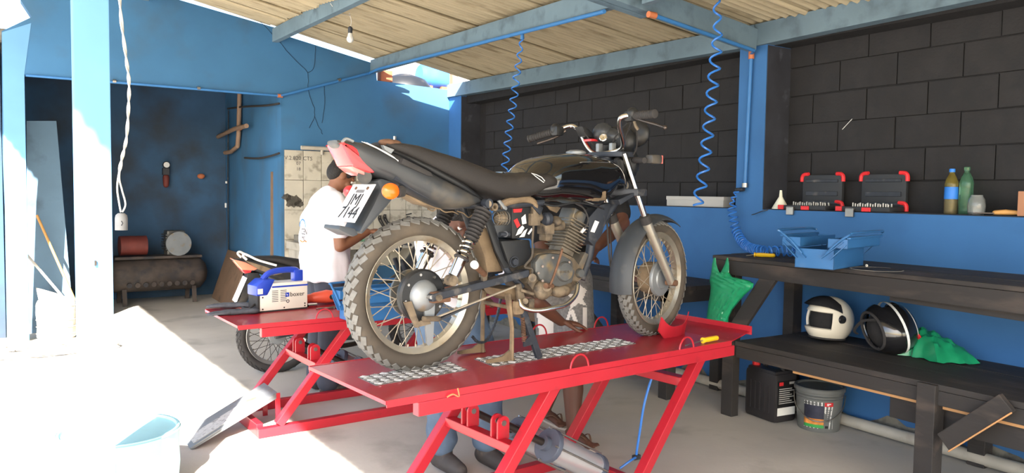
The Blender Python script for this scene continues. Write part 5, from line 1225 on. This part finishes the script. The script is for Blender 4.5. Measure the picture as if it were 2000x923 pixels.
# ------------------------------------------------------------------ person in jeans bending behind the rear wheel
P3 = V((1.93, 3.46, 0)); m3 = thing('person', 'person in white shirt and blue jeans bending down behind the rear wheel', 'person', P3, 0, 'mechanics')
def w3(px, py, Y): return at(px, py, Y=Y)-P3
body = MB(); hd = w3(893, 372, 3.62); hd = V((hd.x, hd.y, 1.30)); hr = rotm('Z', math.radians(-70)) @ rotm('Y', math.radians(55)); 
q3 = head_into(body, hd, hr)
LA = at(885, 905, Z=0)-P3; LB = at(962, 905, Z=0)-P3
LA = V((-.13, -.03, 0)); LB = V((.10, -.10, 0))
hip = V((-.02, .16, .80))
chest = hd+V((.03, .12, -.17))
body.caps([hd+V((0, .03, -.07)), chest+V((0, 0, .06))], [.055, .06])
body.caps([hip+V((0, 0, .1)), hip.lerp(chest, .5), chest], [.13, .14, .15], 14, ell=.75, up=(0, 1, 0))
for k, ft in ((-1, LA), (1, LB)): body.caps([hip+V((k*.09, 0, 0)), V((ft.x, ft.y+.03, .46)), ft+V((0, .03, .1))], [.085, .06, .045])
hnd = at(1122, 640, Z=Z1+.012)-P3
wr3 = at(1096, 628, Z=Z1+.045)-P3; el3 = wr3+(at(1044, 585, Y=3.2)-P3-wr3)*1.0
el3 = at(1046, 588, Y=3.22)-P3; s3 = chest+V((.17, -.04, .05))
body.caps([s3, s3.lerp(el3, .5), el3], [.052, .045, .038]); body.caps([el3, el3.lerp(wr3, .35), wr3], [.039, .038, .026])
hand_into(body, wr3, (.92, -.22, -.17), (.1, -.1, 1), .28, 1)
sL = chest+V((-.17, -.04, .05)); eL = sL+V((-.02, -.1, -.26)); wL = eL+V((.12, -.16, -.02))
body.caps([sL, sL.lerp(eL, .5), eL], [.052, .045, .038]); body.caps([eL, eL.lerp(wL, .4), wL], [.039, .037, .026]); hand_into(body, wL, (.6, -.7, -.1), (0, 0, 1), .5, -1)
organic(body, 'body', 'skin_dark', m3, .0078, 3); head_bits(q3, hr, m3); hair_on(q3, hr, m3)
sh_ = MB(); sh_.caps([hip+V((0, 0, .06)), hip.lerp(chest, .5), chest+V((0, 0, .02))], [.165, .175, .17], 16, ell=.8, up=(0, 1, 0)); sh_.caps([s3, chest+V((0, 0, .07)), sL], [.07, .085, .07])
for a_, b_ in ((s3, el3), (sL, eL)): sh_.caps([a_, a_.lerp(b_, .55)], [.07, .062])
organic(sh_, 'shirt', 'shirt_white', m3, .011, 4)
je = MB(); je.caps([hip+V((-.06, 0, .02)), hip+V((.06, 0, .02))], [.135, .135])
for k, ft in ((-1, LA), (1, LB)): je.caps([hip+V((k*.09, 0, 0)), V((ft.x, ft.y+.03, .48)), ft+V((0, .03, .26)), ft+V((0, .03, .15))], [.115, .088, .078, .082], 14)
o = organic(je, 'jeans', 'jeans', m3, .011, 4)
for v in o.data.vertices: v.co += v.normal*.007*math.sin(v.co.z*60+v.co.x*25)*max(0, 1-v.co.z/.4)
for ft in (LA, LB):
    mb = MB(); mb.caps([ft+V((0, .06, .055)), ft+V((.01, -.03, .05)), ft+V((.02, -.13, .038))], [.052, .05, .04], 14); mb.caps([ft+V((0, .03, .07)), ft+V((0, .03, .15))], [.058, .06])
    o = organic(mb, 'boot', 'boot', m3, .008, 3)
    for v in o.data.vertices: v.co.z = max(v.co.z, .0)
# ------------------------------------------------------------------ person in black shirt and patterned shorts
P2 = V((2.66, 3.72, 0)); m2_ = thing('person', 'person in black shirt, patterned shorts and flip-flops behind the engine', 'person', P2, 0, 'mechanics')
def w2_(px, py, Y): return at(px, py, Y=Y)-P2
body = MB(); f1 = at(1122, 862, Z=0)-P2; f2 = at(1070, 822, Z=0)-P2
hip = at(1098, 545, Y=3.78)-P2; hd = at(1082, 345, Y=3.72)-P2; hd.z = min(hd.z, at(1082, 345, Y=3.72).z)
hr = rotm('Z', math.radians(-110)) @ rotm('Y', math.radians(35)); q2 = head_into(body, hd, hr)
chest = (hip+hd)/2+V((.06, .02, .02)); 
body.caps([hd+V((0, .02, -.07)), chest+V((0, 0, .14))], [.055, .06])
body.caps([hip, hip.lerp(chest, .5), chest+V((0, 0, .06))], [.13, .14, .15], 14, ell=.75, up=(0, 1, 0))
for k, ft in ((1, f1), (-1, f2)): 
    kn = ft.lerp(hip, .48)+V((0, -.04, 0)); body.caps([hip+V((k*.09, 0, -.02)), kn, kn.lerp(ft, .35), ft+V((0, .02, .09))], [.085, .06, .062, .038], 14)
    body.caps([ft+V((0, .04, .045)), ft+V((0, -.05, .04)), ft+V((-.02, -.15, .03))], [.034, .034, .028], 12, ell=.8)
    for i in range(5): body.caps([ft+V((-.045+.02*i, -.16, .03)), ft+V((-.052+.022*i, -.2+.008*abs(i-1), .026))], [.013-.001*i, .011-.001*i], 8)
s2 = at(1202, 392, Y=3.72)-P2; e2 = at(1216, 436, Y=3.55)-P2; w2 = at(1166, 482, Y=3.42)-P2
body.caps([s2, s2.lerp(e2, .5), e2], [.055, .05, .045]); body.caps([e2, e2.lerp(w2, .4), w2], [.046, .043, .03]); hand_into(body, w2, (w2-e2)+V((0, -.02, -.03)), (-.2, -1, .2), .5, 1)
sR = chest+V((-.2, 0, .1)); eR = sR+V((-.03, -.1, -.26)); wR = eR+V((.12, -.14, .0))
body.caps([sR, sR.lerp(eR, .5), eR], [.052, .046, .04]); body.caps([eR, eR.lerp(wR, .4), wR], [.04, .037, .027]); hand_into(body, wR, (.6, -.7, 0), (0, 0, 1), .5, -1)
organic(body, 'body', 'skin_dark', m2_, .0078, 3); head_bits(q2, hr, m2_); hair_on(q2, hr, m2_)
sh_ = MB(); sh_.caps([hip+V((0, 0, .02)), hip.lerp(chest, .5), chest+V((0, 0, .08))], [.16, .17, .17], 16, ell=.8, up=(0, 1, 0)); sh_.caps([s2+V((-.02, 0, 0)), chest+V((0, 0, .14)), sR], [.075, .09, .07])
sh_.caps([s2, s2.lerp(e2, .55)], [.078, .074]); sh_.caps([sR, sR.lerp(eR, .6)], [.07, .065])
organic(sh_, 'shirt', 'shirt_black', m2_, .011, 4)
so2 = MB()
for k, ft in ((1, f1), (-1, f2)): kn = ft.lerp(hip, .52)+V((0, -.04, 0)); so2.caps([hip+V((k*.08, 0, .0)), kn+V((k*.03, 0, .06)), kn+V((k*.03, 0, -.02))], [.125, .115, .118], 16)
so2.caps([hip+V((-.05, 0, .02)), hip+V((.05, 0, .02))], [.14, .14])
o = organic(so2, 'shorts', 'shorts_grey', m2_, .011, 4)
# printed star and bands, wrapped on the near side of the shorts
for pl_, mt in (([(1132, 556), (1146, 566), (1138, 584), (1146, 598), (1130, 592), (1112, 606), (1117, 586), (1108, 574), (1124, 574)], 'shorts_white'), ([(1104, 628), (1112, 606), (1120, 604), (1130, 632), (1123, 632), (1115, 614), (1110, 630)], 'shorts_white'), ([(1049, 610), (1080, 606), (1082, 656), (1054, 660)], 'shorts_white'), ([(1138, 600), (1146, 600), (1146, 640), (1139, 640)], 'shorts_white')):
    wrap(pl_, o, P2, Matrix.Identity(3), 'shorts_print', mt)
for ft in (f1, f2):
    mb = MB(); c_ = [ft+V((.045*math.cos(t_)*(1 if abs(t_-PI) > 1.6 else .8)-.012*max(0, -math.sin(t_)), -.07+.15*math.sin(t_), .0)) for t_ in [2*PI*i/24 for i in range(24)]]
    mb.prism(c_, (0, 0, .014)).build('flip_flop_sole', 'sole', m2_, 35, .003)
    for k in (-1, 1): MB().tube(smoothpath([ft+V((-.01, -.165, .035)), ft+V((k*.03-.005, -.1, .068)), ft+V((k*.045, -.02, .03))], 4), .006, 6, ell=.5).build('flip_flop_strap', 'sandal', m2_)
# ================================================================== second motorcycle, standing on the floor behind
O2 = at(540, 726, Z=0); O2.z = 0; F2 = Frame(O2, math.radians(-4))
b2 = thing('motorcycle', 'black motorcycle with salmon tail light parked behind the rear lift', 'motorcycle', O2, F2.phi)
def b2p(px, py, y=0.): return F2.p(px, py, y)
w2r = make_wheel(b2, 'rear_wheel', V((0, 0, .295)), .295, .085, 0, .228, True, [([(.03, -.04), (.06, -.04), (.065, .04), (.03, .045)], 'cast_grey', 'hub'), ([(.01, -.06), (.065, -.058), (.07, -.04), (.01, -.038)], 'hub', 'brake_plate')], 36, 'steel_dark', 'rim_dark')
w2f = make_wheel(b2, 'front_wheel', V((1.21, 0, .285)), .285, .075, 0, .222, True, [([(.03, -.04), (.06, -.04), (.065, .04), (.03, .045)], 'cast_grey', 'hub')], 36, 'steel_dark', 'rim_dark')
for s_ in (-1, 1):
    MB().bar((-.03, s_*.085, .295), (.45, s_*.085, .36), .03, .045, (0, 1, 0)).build('swingarm', 'frame_black', b2, None, .004)
    MB().cyl((.06, s_*.12, .33), (.17, s_*.12, .66), .026).build('shock_absorber', 'frame_black', b2)
    MB().cyl((1.21, s_*.085, .285), (1.0, s_*.085, .86), .02).build('fork_leg', 'frame_black', b2)
sloft(MB(), F2, [(458, 506), (500, 503), (560, 511), (620, 525), (680, 548), (705, 560)], [(458, 511), (490, 528), (540, 548), (600, 570), (660, 590), (705, 602)], [(0, .05), (.2, .09), (.6, .13), (1, .12)], -.05, -.1, 3, 20, 18).build('tail_panel', 'black_plastic', b2, 50)
MB().prism([b2p(a, b, -.135) for a, b in ((478, 508), (520, 521), (552, 534), (535, 537), (505, 526))], (0, .03, 0)).build('side_panel', 'mud', b2)
MB().prism([b2p(a, b, -.09) for a, b in ((455, 506), (480, 512), (505, 524), (496, 528), (473, 527))], (0, .18, 0)).build('tail_light', 'salmon', b2, 35, .006)
MB().prism([b2p(a, b, -.08) for a, b in ((471, 525), (492, 527), (490, 532), (478, 534))], (0, .16, 0)).build('reflector', 'tail_red', b2, 35, .004)
sloft(MB(), F2, [(490, 500), (540, 499), (600, 508), (650, 520), (690, 540), (720, 556)], [(490, 506), (540, 514), (600, 530), (650, 547), (690, 562), (720, 572)], [(0, .08), (.3, .12), (.8, .13), (1, .1)], 0, -.1, 3, 20, 16).build('seat', 'seat', b2, 50)
for s_ in (-1, 1):
    P = [b2p(a, b, -.12) for a, b in ((540, 518), (505, 508), (488, 500), (478, 496), (475, 500), (482, 507))]; P = [V((p.x, p.y*-s_, p.z)) for p in P]
    MB().tube(smoothpath(P, 4), .009, 8).build('grab_rail', 'white', b2)
MB().prism([b2p(a, b, -.06) for a, b in ((484, 532), (505, 532), (512, 545), (480, 592), (466, 590))], (0, .12, 0)).build('mudguard', 'black_plastic', b2, 35, .006)
pa, pb = b2p(482, 540, 0)+V((-.012, 0, 0)), b2p(461, 588, 0)+V((-.012, 0, 0))
MB().prism([pa+V((0, -.09, 0)), pa+V((0, .09, 0)), pb+V((0, .09, 0)), pb+V((0, -.09, 0))], (-.003, 0, 0)).build('number_plate', 'plate_white', b2, None)
MB().bx(.35, .62, -.1, .1, .22, .46).build('engine', 'cast_grey', b2, 35, .03); MB().cyl((.62, 0, .36), (.8, 0, .42), .06).build('cylinder', 'cast_grey', b2)
sloft(MB(), Frame(O2, F2.phi), [(705, 560), (735, 556), (770, 540), (800, 500), (812, 480)], [(705, 600), (735, 610), (770, 615), (800, 600), (812, 560)], [(0, .1), (.5, .09), (1, .11)], 0, -.05, 3, 16, 10).build('leg_shield', 'black_plastic', b2, 50)
MB().tube(smoothpath([(-.12, -.13, .40), (.1, -.14, .36), (.4, -.13, .2), (.65, -.1, .2)], 5), [.045]*6+[.035]*5+[.02]*5, 10).build('exhaust', 'steel_dark', b2)
MB().tube(smoothpath([(.98, -.34, 1.0), (.96, -.2, 1.0), (1.0, 0, .93), (.96, .2, 1.0), (.98, .34, 1.0)], 5), .012, 8).build('handlebar', 'frame_black', b2)
MB().tube(smoothpath([(.3, -.12, .26), (.34, -.15, .12), (.36, -.18, .004)], 4), .012, 8).build('stand', 'frame_black', b2)
sh2 = []
mb = MB(); rows = []
for i in range(13):
    an = math.radians(45+110*i/12); rows.append([V((1.21+(.31-.02*v*v)*math.cos(an), v*.055, .285+(.31-.02*v*v)*math.sin(an))) for v in (-1, -.5, 0, .5, 1)]+[V((1.21+.30*math.cos(an), v*.05, .285+.30*math.sin(an))) for v in (.8, 0, -.8)])
mb.grid(rows).build('front_mudguard', 'black_plastic', b2, 60)
# ================================================================== things on the rear lift
a, b = at(507, 611, Z=Z2), at(601, 602, Z=Z2); dx_ = (b-a); wl = dx_.length; wa = math.atan2(dx_.y, dx_.x)
t = thing('welder', 'white and blue inverter welder on the rear lift', 'welder', (a.x, a.y, Z2+.001), wa)
hW, dW = .205, .14
MB().bx(0, wl, 0, dW, .008, hW*.86).build('case', 'welder_white', t, 35, .008)
MB().bx(0, wl, .005, dW-.005, 0, .012).build('foot', 'rubber_dark', t, None)
MB().bx(-.012, .004, .0, dW, .012, hW*.6).build('vent_panel', 'rubber_dark', t, 35, .004)
MB().prism([(-.018, -.002, hW*.5), (.05, -.002, hW*.5), (.075, -.002, hW*.72), (.1, -.002, hW*.98), (.03, -.002, hW*.98), (-.018, -.002, hW*.8)], (0, dW+.004, 0)).build('bezel', 'welder_blue', t, 35, .008)
MB().bx(.08, wl+.001, -.001, dW+.001, hW*.72, hW*.77).build('stripe', 'welder_blue', t, None)
MB().tube(smoothpath([(.05, dW/2, hW*.95), (.09, dW/2, hW*1.13), (.16, dW/2, hW*1.2), (wl-.06, dW/2, hW*1.2), (wl-.035, dW/2, hW*1.1), (wl-.035, dW/2, hW*.86)], 5), .019, 10).build('handle', 'welder_blue', t); MB().bx(wl-.07, wl-.01, dW/2-.03, dW/2+.03, hW*.84, hW*1.2).build('handle_block', 'welder_blue', t, 35, .008)
MB().bx(-.012, .02, -.004, .01, hW*.56, hW*.72).build('dial_window', 'label_white', t, None)
for c_ in (.08, .135):
    for k in range(7): MB().bx(c_, c_+.04, -.0012, .001, .06+.011*k, .064+.011*k).build('vent_slot', 'ink_grey', t, None)
text('lettering', 'boxer', .04, 'ink', t, basis((wl-.072, -.0015, .098), (1, 0, 0), (0, 0, 1)))
lg = MB().bx(wl-.15, wl-.126, -.0015, .001, .086, .112).build('logo', 'welder_blue', t, None); MB().prism([(wl-.145, -.0022, .106), (wl-.132, -.0022, .096), (wl-.141, -.0022, .094)], (0, .0005, 0)).build('logo_mark', 'white', lg, None)
MB().lathe([(.006, 0), (.011, 0), (.011, .001), (.006, .001)], (wl-.135, -.0018, .058), (0, 1, 0), 16, False, True).build('mark', 'ink_grey', t)
for x, z in ((.02, .02), (wl/2, .02), (wl-.02, .02), (.02, hW*.45), (wl-.02, .035)): MB().cyl((x, -.002, z), (x, .002, z), .005, n=8).build('screw', 'steel_dark', t)
MB().tube(smoothpath([(-.012, .04, .05), (-.06, .02, .03), (-.05, .14, .02), (.05, .2, .015)], 5), .007, 6).build('lead', 'rubber_dark', t)
for i, (px, py, rz, lab) in enumerate(((476, 613, 2.9, 'dark grey work glove on the rear lift, nearer the lift edge'), (468, 604, 2.6, 'dark grey work glove lying behind the other glove on the rear lift'))):
    p = at(px, py, Z=Z2); mb = MB(); hand_into(mb, (0, 0, .016+i*.012), (1, 0, -.02), (0, 0, 1), .06, 1, 1.2); mb.caps([(-.06, 0, .018+i*.012), (0, 0, .018+i*.012)], [.035, .032], 12, ell=.5, up=(0, 0, 1))
    o = organic(mb, 'glove', 'glove', None, .006, 3); o.location = (p.x, p.y, Z2); o.rotation_euler = (0, 0, rz); tag(o, lab, 'glove', 'work gloves')
p = at(645, 594, Z=Z2)
t = thing('power_drill', 'orange power drill lying on the rear lift beside the toolbox', 'drill', (p.x, p.y+.02, Z2+.002), math.radians(-8))
MB().caps([(-.1, 0, .045), (-.02, 0, .05), (.05, 0, .048)], [.034, .044, .036], 14).build('housing', 'drill_orange', t)
MB().caps([(-.1, 0, .045), (-.16, -.01, .04)], [.03, .026], 12).build('handle', 'drill_orange', t); MB().lathe([(.022, 0), (.024, .03), (.014, .06)], (.08, 0, .048), (1, 0, 0), 14).build('chuck', 'steel_dark', t)
MB().lathe([(.005, 0), (.017, 0), (.017, .003), (.005, .003)], (.01, -.046, .05), (0, 1, 0), 16).build('badge', 'ink', t)
p = at(722, 628, Z=Z2)
toolbox('blue metal toolbox standing on the rear lift, seen through the rear wheel', (p.x+.12, p.y+.12, Z2), math.radians(6), .44, .2)
p = at(610, 600, Z=Z2); t = thing('socket', 'short chrome socket lying right of the welder', 'socket', (p.x, p.y, Z2), .1); MB().lathe([(.009, 0), (.013, 0), (.013, .06), (.009, .06)], (-.03, 0, .014), (1, 0, 0), 16, True, True).build('barrel', 'chrome', t)
for k in range(6):
    p = at(632+k*6, 603-.8*k+(k % 2)*2, Z=Z2)
    MB().cyl((-.05, 0, .005), (.05, 0, .005), .004, n=6).thing('drill_bit', 'steel', ['thin steel drill bit nearest the chrome socket', 'second thin drill bit from the chrome socket', 'third thin drill bit from the chrome socket', 'fourth thin drill bit, under the orange drill', 'fifth thin drill bit, next to last before the toolbox', 'thin drill bit nearest the blue toolbox'][k], 'drill bit', (p.x, p.y, Z2+.001), .3+.25*(k % 3)-.2, group='drill bits on the rear lift')
# air line under the front lift
t = thing('air_line', 'thin blue air line dropping under the front lift to the floor', 'hose', at(1240, 882, Z=0))
Yh = 2.98; MB().tube(smoothpath([at(1290, 690, Y=Yh), at(1272, 740, Y=Yh), at(1258, 790, Y=Yh), at(1250, 840, Y=Yh), at(1244, 878, Y=Yh), at(1243, 890, Y=Yh)], 5), .0065, 8).build('line', 'hose_blue', t, world=True)
e_ = at(1243, 892, Y=Yh); MB().tube(smoothpath([e_, e_+V((-.06, -.03, .005)), e_+V((-.13, -.02, -.03))], 4), .006, 8).build('branch', 'hose_blue', t, world=True); MB().box(e_, (.045, .025, .025)).build('tee', 'frame_black', t, 35, .005, world=True)
# ================================================================== hanging lamp and socket
p = at(684, 76, Y=6.6); t = thing('light_bulb', 'bare white bulb hanging from the roof on a twisted wire', 'bulb', (p.x, p.y, p.z))
MB().ell((0, 0, 0), (.032, .032, .034)).lathe([(.03, 0), (.02, .04), (.015, .055)], n=16).build('globe', 'bulb', t, 60); MB().lathe([(.018, .05), (.02, .055), (.02, .1), (.008, .11)], n=16).build('holder', 'frame_black', t)
zt_ = zb(p.x, p.y)+.14-p.z; MB().tube(smoothpath([(0, 0, .1), (.01, 0, .16), (-.008, .0, .22), (.0, 0, zt_)], 4), .0035, 5).build('wire', 'cable_white', t); MB().tube(smoothpath([(0, 0, zt_-.02), (-.15, -.1, zt_-.03), (-.25, -.2, zt_+.01)], 4), .0035, 5).build('wire', 'cable_white', t)
YS = 5.6
t = thing('hanging_socket', 'grey power socket dangling on a white twisted cable beside the column', 'socket', at(237, 433, Y=YS))
for k in (0, 1):
    P = [at(231, -60, Y=YS), at(236, 30, Y=YS), at(246, 110, Y=YS), at(252, 160, Y=YS), at(251, 210, Y=YS), at(247, 270, Y=YS), at(238, 310, Y=YS), at(231+k*2, 345, Y=YS), at(229+k*9, 370, Y=YS), at(233+k*12, 398, Y=YS), at(236+k*3, 414, Y=YS)]
    S_ = smoothpath(P, 6); S_ = [q+V((.006*math.cos(i*.9+k*PI), .006*math.sin(i*.9+k*PI), 0))*(1 if i < 40 else 0) for i, q in enumerate(S_)]
    MB().tube(S_, .006, 6).build('cable', 'cable_white', t, world=True)
a, b = at(237, 416, Y=YS), at(237, 449, Y=YS)
MB().tube([a, a.lerp(b, .12), a.lerp(b, .3), b], [.02, .034, .038, .038], 18, ell=1).build('body', 'socket_grey', t, world=True)
MB().tube([a.lerp(b, .5)+V((-.004, -.038, .006)), a.lerp(b, .58)+V((.004, -.040, 0)), a.lerp(b, .68)+V((-.004, -.038, -.004))], .003, 5).build('clip', 'frame_black', t, world=True)
# ================================================================== the back room
t = thing('compressor', 'dark dusty compressor with horizontal tank at the back room wall', 'compressor', (1.42, 10.45, 0), math.radians(4))
MB().lathe([(.02, -.6), (.12, -.57), (.2, -.5), (.21, -.45), (.21, .45), (.2, .5), (.12, .57), (.02, .6)], (0, 0, .36), (1, 0, 0), 28).build('tank', 'machine', t, 50)
for x in (-.4, .4):
    for y in (-.15, .15): MB().bar((x, y, .2), (x, y*1.3, 0), .05, .02).build('leg', 'machine', t)
MB().bx(-.5, .5, -.16, .16, .56, .59).build('plate', 'machine', t, None); MB().cyl((-.42, 0, .72), (-.12, 0, .72), .12, n=20).build('motor', 'machine_red', t); MB().bx(.1, .32, -.1, .1, .59, .9).build('pump', 'cast_grey', t, None, .02)
MB().lathe([(.05, -.02), (.15, -.02), (.15, .02), (.05, .02)], (.22, -.16, .74), (0, 1, 0), 28).build('flywheel', 'hub', t)
for k in range(7): MB().bx(.08, .34, -.12, .12, .66+.03*k, .672+.03*k).build('fin', 'cast_grey', t, None)
for k in range(9): MB().cyl((-.35+.09*k, -.2, .25), (-.35+.09*k, -.215, .25), .03, n=12).build('flange_bolt', 'machine', t)
p = at(323, 322, Y=10.92); t = thing('air_regulator', 'air filter regulator with a round white gauge on the far wall', 'regulator', (p.x, 10.9, p.z))
MB().lathe([(.04, 0), (.045, .01), (.045, .03)], (0, -.08, 0), (0, 1, 0), 20).build('gauge', 'frame_black', t); MB().lathe([(.002, 0), (.036, .001)], (0, -.083, 0), (0, 1, 0), 20).build('dial', 'white', t); MB().bx(-.04, .04, -.06, .04, -.13, -.04).build('block', 'frame_black', t, None, .006); MB().caps([(0, -.02, -.16), (0, -.02, -.26)], [.04, .035]).build('bowl', 'machine_red', t)
p = at(392, 344, Y=10.9); t = thing('wall_valve', 'small copper coloured valve on the sooty far wall', 'valve', (p.x, 10.9, p.z)); MB().ell((0, -.03, 0), (.05, .04, .035)).build('body', 'copper_orange', t); MB().cyl((0, 0, 0), (0, .05, 0), .02).build('stub', 'machine', t)
# brown board leaning on the side wall
a, b = at(416, 581, Z=0), at(452, 602, Z=0)
MB().prism([a, b, V((2.33, b.y+.06, .62)), V((2.33, a.y+.06, .62))], (-.018, 0, .006)).thing('board', 'wood_brown', 'brown wooden board leaning against the back room side wall', 'board', (a+b)/2, world=True)
# pale blue board and sticks at the left of the opening
Yb_ = 8.75
_a, _b = at(145, 612, Y=Yb_), at(52, 628, Y=Yb_); _a.z = _b.z = 0
MB().prism([at(52, 236, Y=Yb_+.25), at(110, 236, Y=Yb_+.25), _a, _b], (0, .03, 0)).thing('panel_board', 'board_blue', 'tall grey blue board leaning inside the opening by the pier', 'board', at(95, 622, Y=Yb_), world=True)
def stick(name, p0, p1, r, mt, lab, cat): return MB().cyl(p0, p1, r, n=10).thing(name, mt, lab, cat, p0, world=True)
stick('broom_handle', at(148, 590, Y=8.45), at(72, 420, Y=8.7), .012, 'handle_wood', 'wooden broom handle leaning against the blue board', 'stick')
stick('white_tube', at(142, 602, Y=8.42), at(53, 498, Y=8.5), .012, 'cable_white', 'thin white tube slanting out of the sack', 'tube')
p = at(112, 662, Z=0); t = thing('sack', 'pale rolled sack standing on the floor in the opening', 'sack', (p.x, p.y+.1, 0))
MB().lathe([(.15, 0), (.165, .02), (.16, .12), (.17, .25), (.165, .33), (.15, .36), (.13, .37)], n=28).build('body', 'sack', t, 50)
for k in range(5): MB().lathe([(.164, -.004), (.17, 0), (.164, .004)], (0, 0, .05+.065*k), n=28, cap=False).build('fold', 'sack', t)
MB().prism([(-.14, -.05, .36), (-.05, .02, .36), (.1, .05, .37), (-.02, .08, .42), (-.16, .02, .48)], (0, .02, 0)).build('flap', 'sack', t)
c0_ = at(62, 688, Z=0); rnd = random.Random(5); P = []
for i in range(130):
    a_ = i*.42; r_ = .25+.13*math.sin(i*.37)+.05*rnd.random()
    P.append(V((c0_.x+r_*1.5*math.cos(a_)+.12*math.sin(i*.11), c0_.y+r_*.75*math.sin(a_), .012+.03*(i/130.)+.012*rnd.random())))
MB().tube(smoothpath(P, 3), .010, 6).thing('hose_pile', 'rope', 'tangled pale hose heaped on the sunny floor by the pier', 'hose', (c0_.x, c0_.y, 0), world=True)
# barrel in the lower left corner
zt_ = .30; p = at(342, 838, Z=zt_); c_ = p-_r0*.26; rb = .26
t = thing('barrel', 'pale turquoise plastic barrel in the sun at the lower left', 'barrel', (c_.x, c_.y, 0))
MB().lathe([(rb*.93, 0), (rb*.96, .01), (rb, .12), (rb*.985, .2), (rb, .3), (rb*.97, zt_-.02), (rb*.985, zt_), (rb*.95, zt_), (rb*.93, zt_-.012), (.01, zt_-.008)], n=40).build('body', 'barrel_blue', t, 50)
MB().lathe([(rb*.97, -.008), (rb*1.02, 0), (rb*.97, .008)], (0, 0, zt_-.01), n=40, cap=False).build('rim', 'barrel_blue', t)
# small things on the sink
p = at(705, 497, Y=7.95); t = thing('sink_bottle', 'small green glass bottle on the sink counter', 'bottle', (p.x, 7.95, .88)); MB().lathe([(.035, 0), (.038, .01), (.036, .13), (.014, .18), (.014, .21)], n=20).build('body', 'glass_green', t, 50); MB().lathe([(.015, .2), (.015, .22)], n=14).build('cap', 'white', t)
for i, (px, py, lab) in enumerate(((742, 432, 'black tongs hanging on the tiles, left one'), (752, 430, 'black tongs hanging on the tiles, right one'))):
    p = at(px, py, Y=YB-.05); t = thing('tongs', lab, 'tongs', p)
    for k in (-1, 1): MB().tube(smoothpath([(k*.008, 0, .07), (k*.015, 0, .02), (k*.01+.06, 0, -.08), (k*.012+.09, 0, -.16)], 4), .008, 6).build('arm', 'rubber_dark', t)
    MB().cyl((0, -.012, .03), (0, .012, .03), .012).build('pivot', 'steel_dark', t)
p = at(797, 424, Y=YB-.04); t = thing('tap', 'small black tap fixed to the tiled wall', 'tap', p); MB().caps([(0, .03, 0), (0, -.04, 0), (0, -.06, -.04)], [.016, .014, .012]).build('spout', 'rubber_dark', t); MB().bar((-.035, -.02, .03), (.035, -.02, .045), .012, .012).build('handle', 'rubber_dark', t)
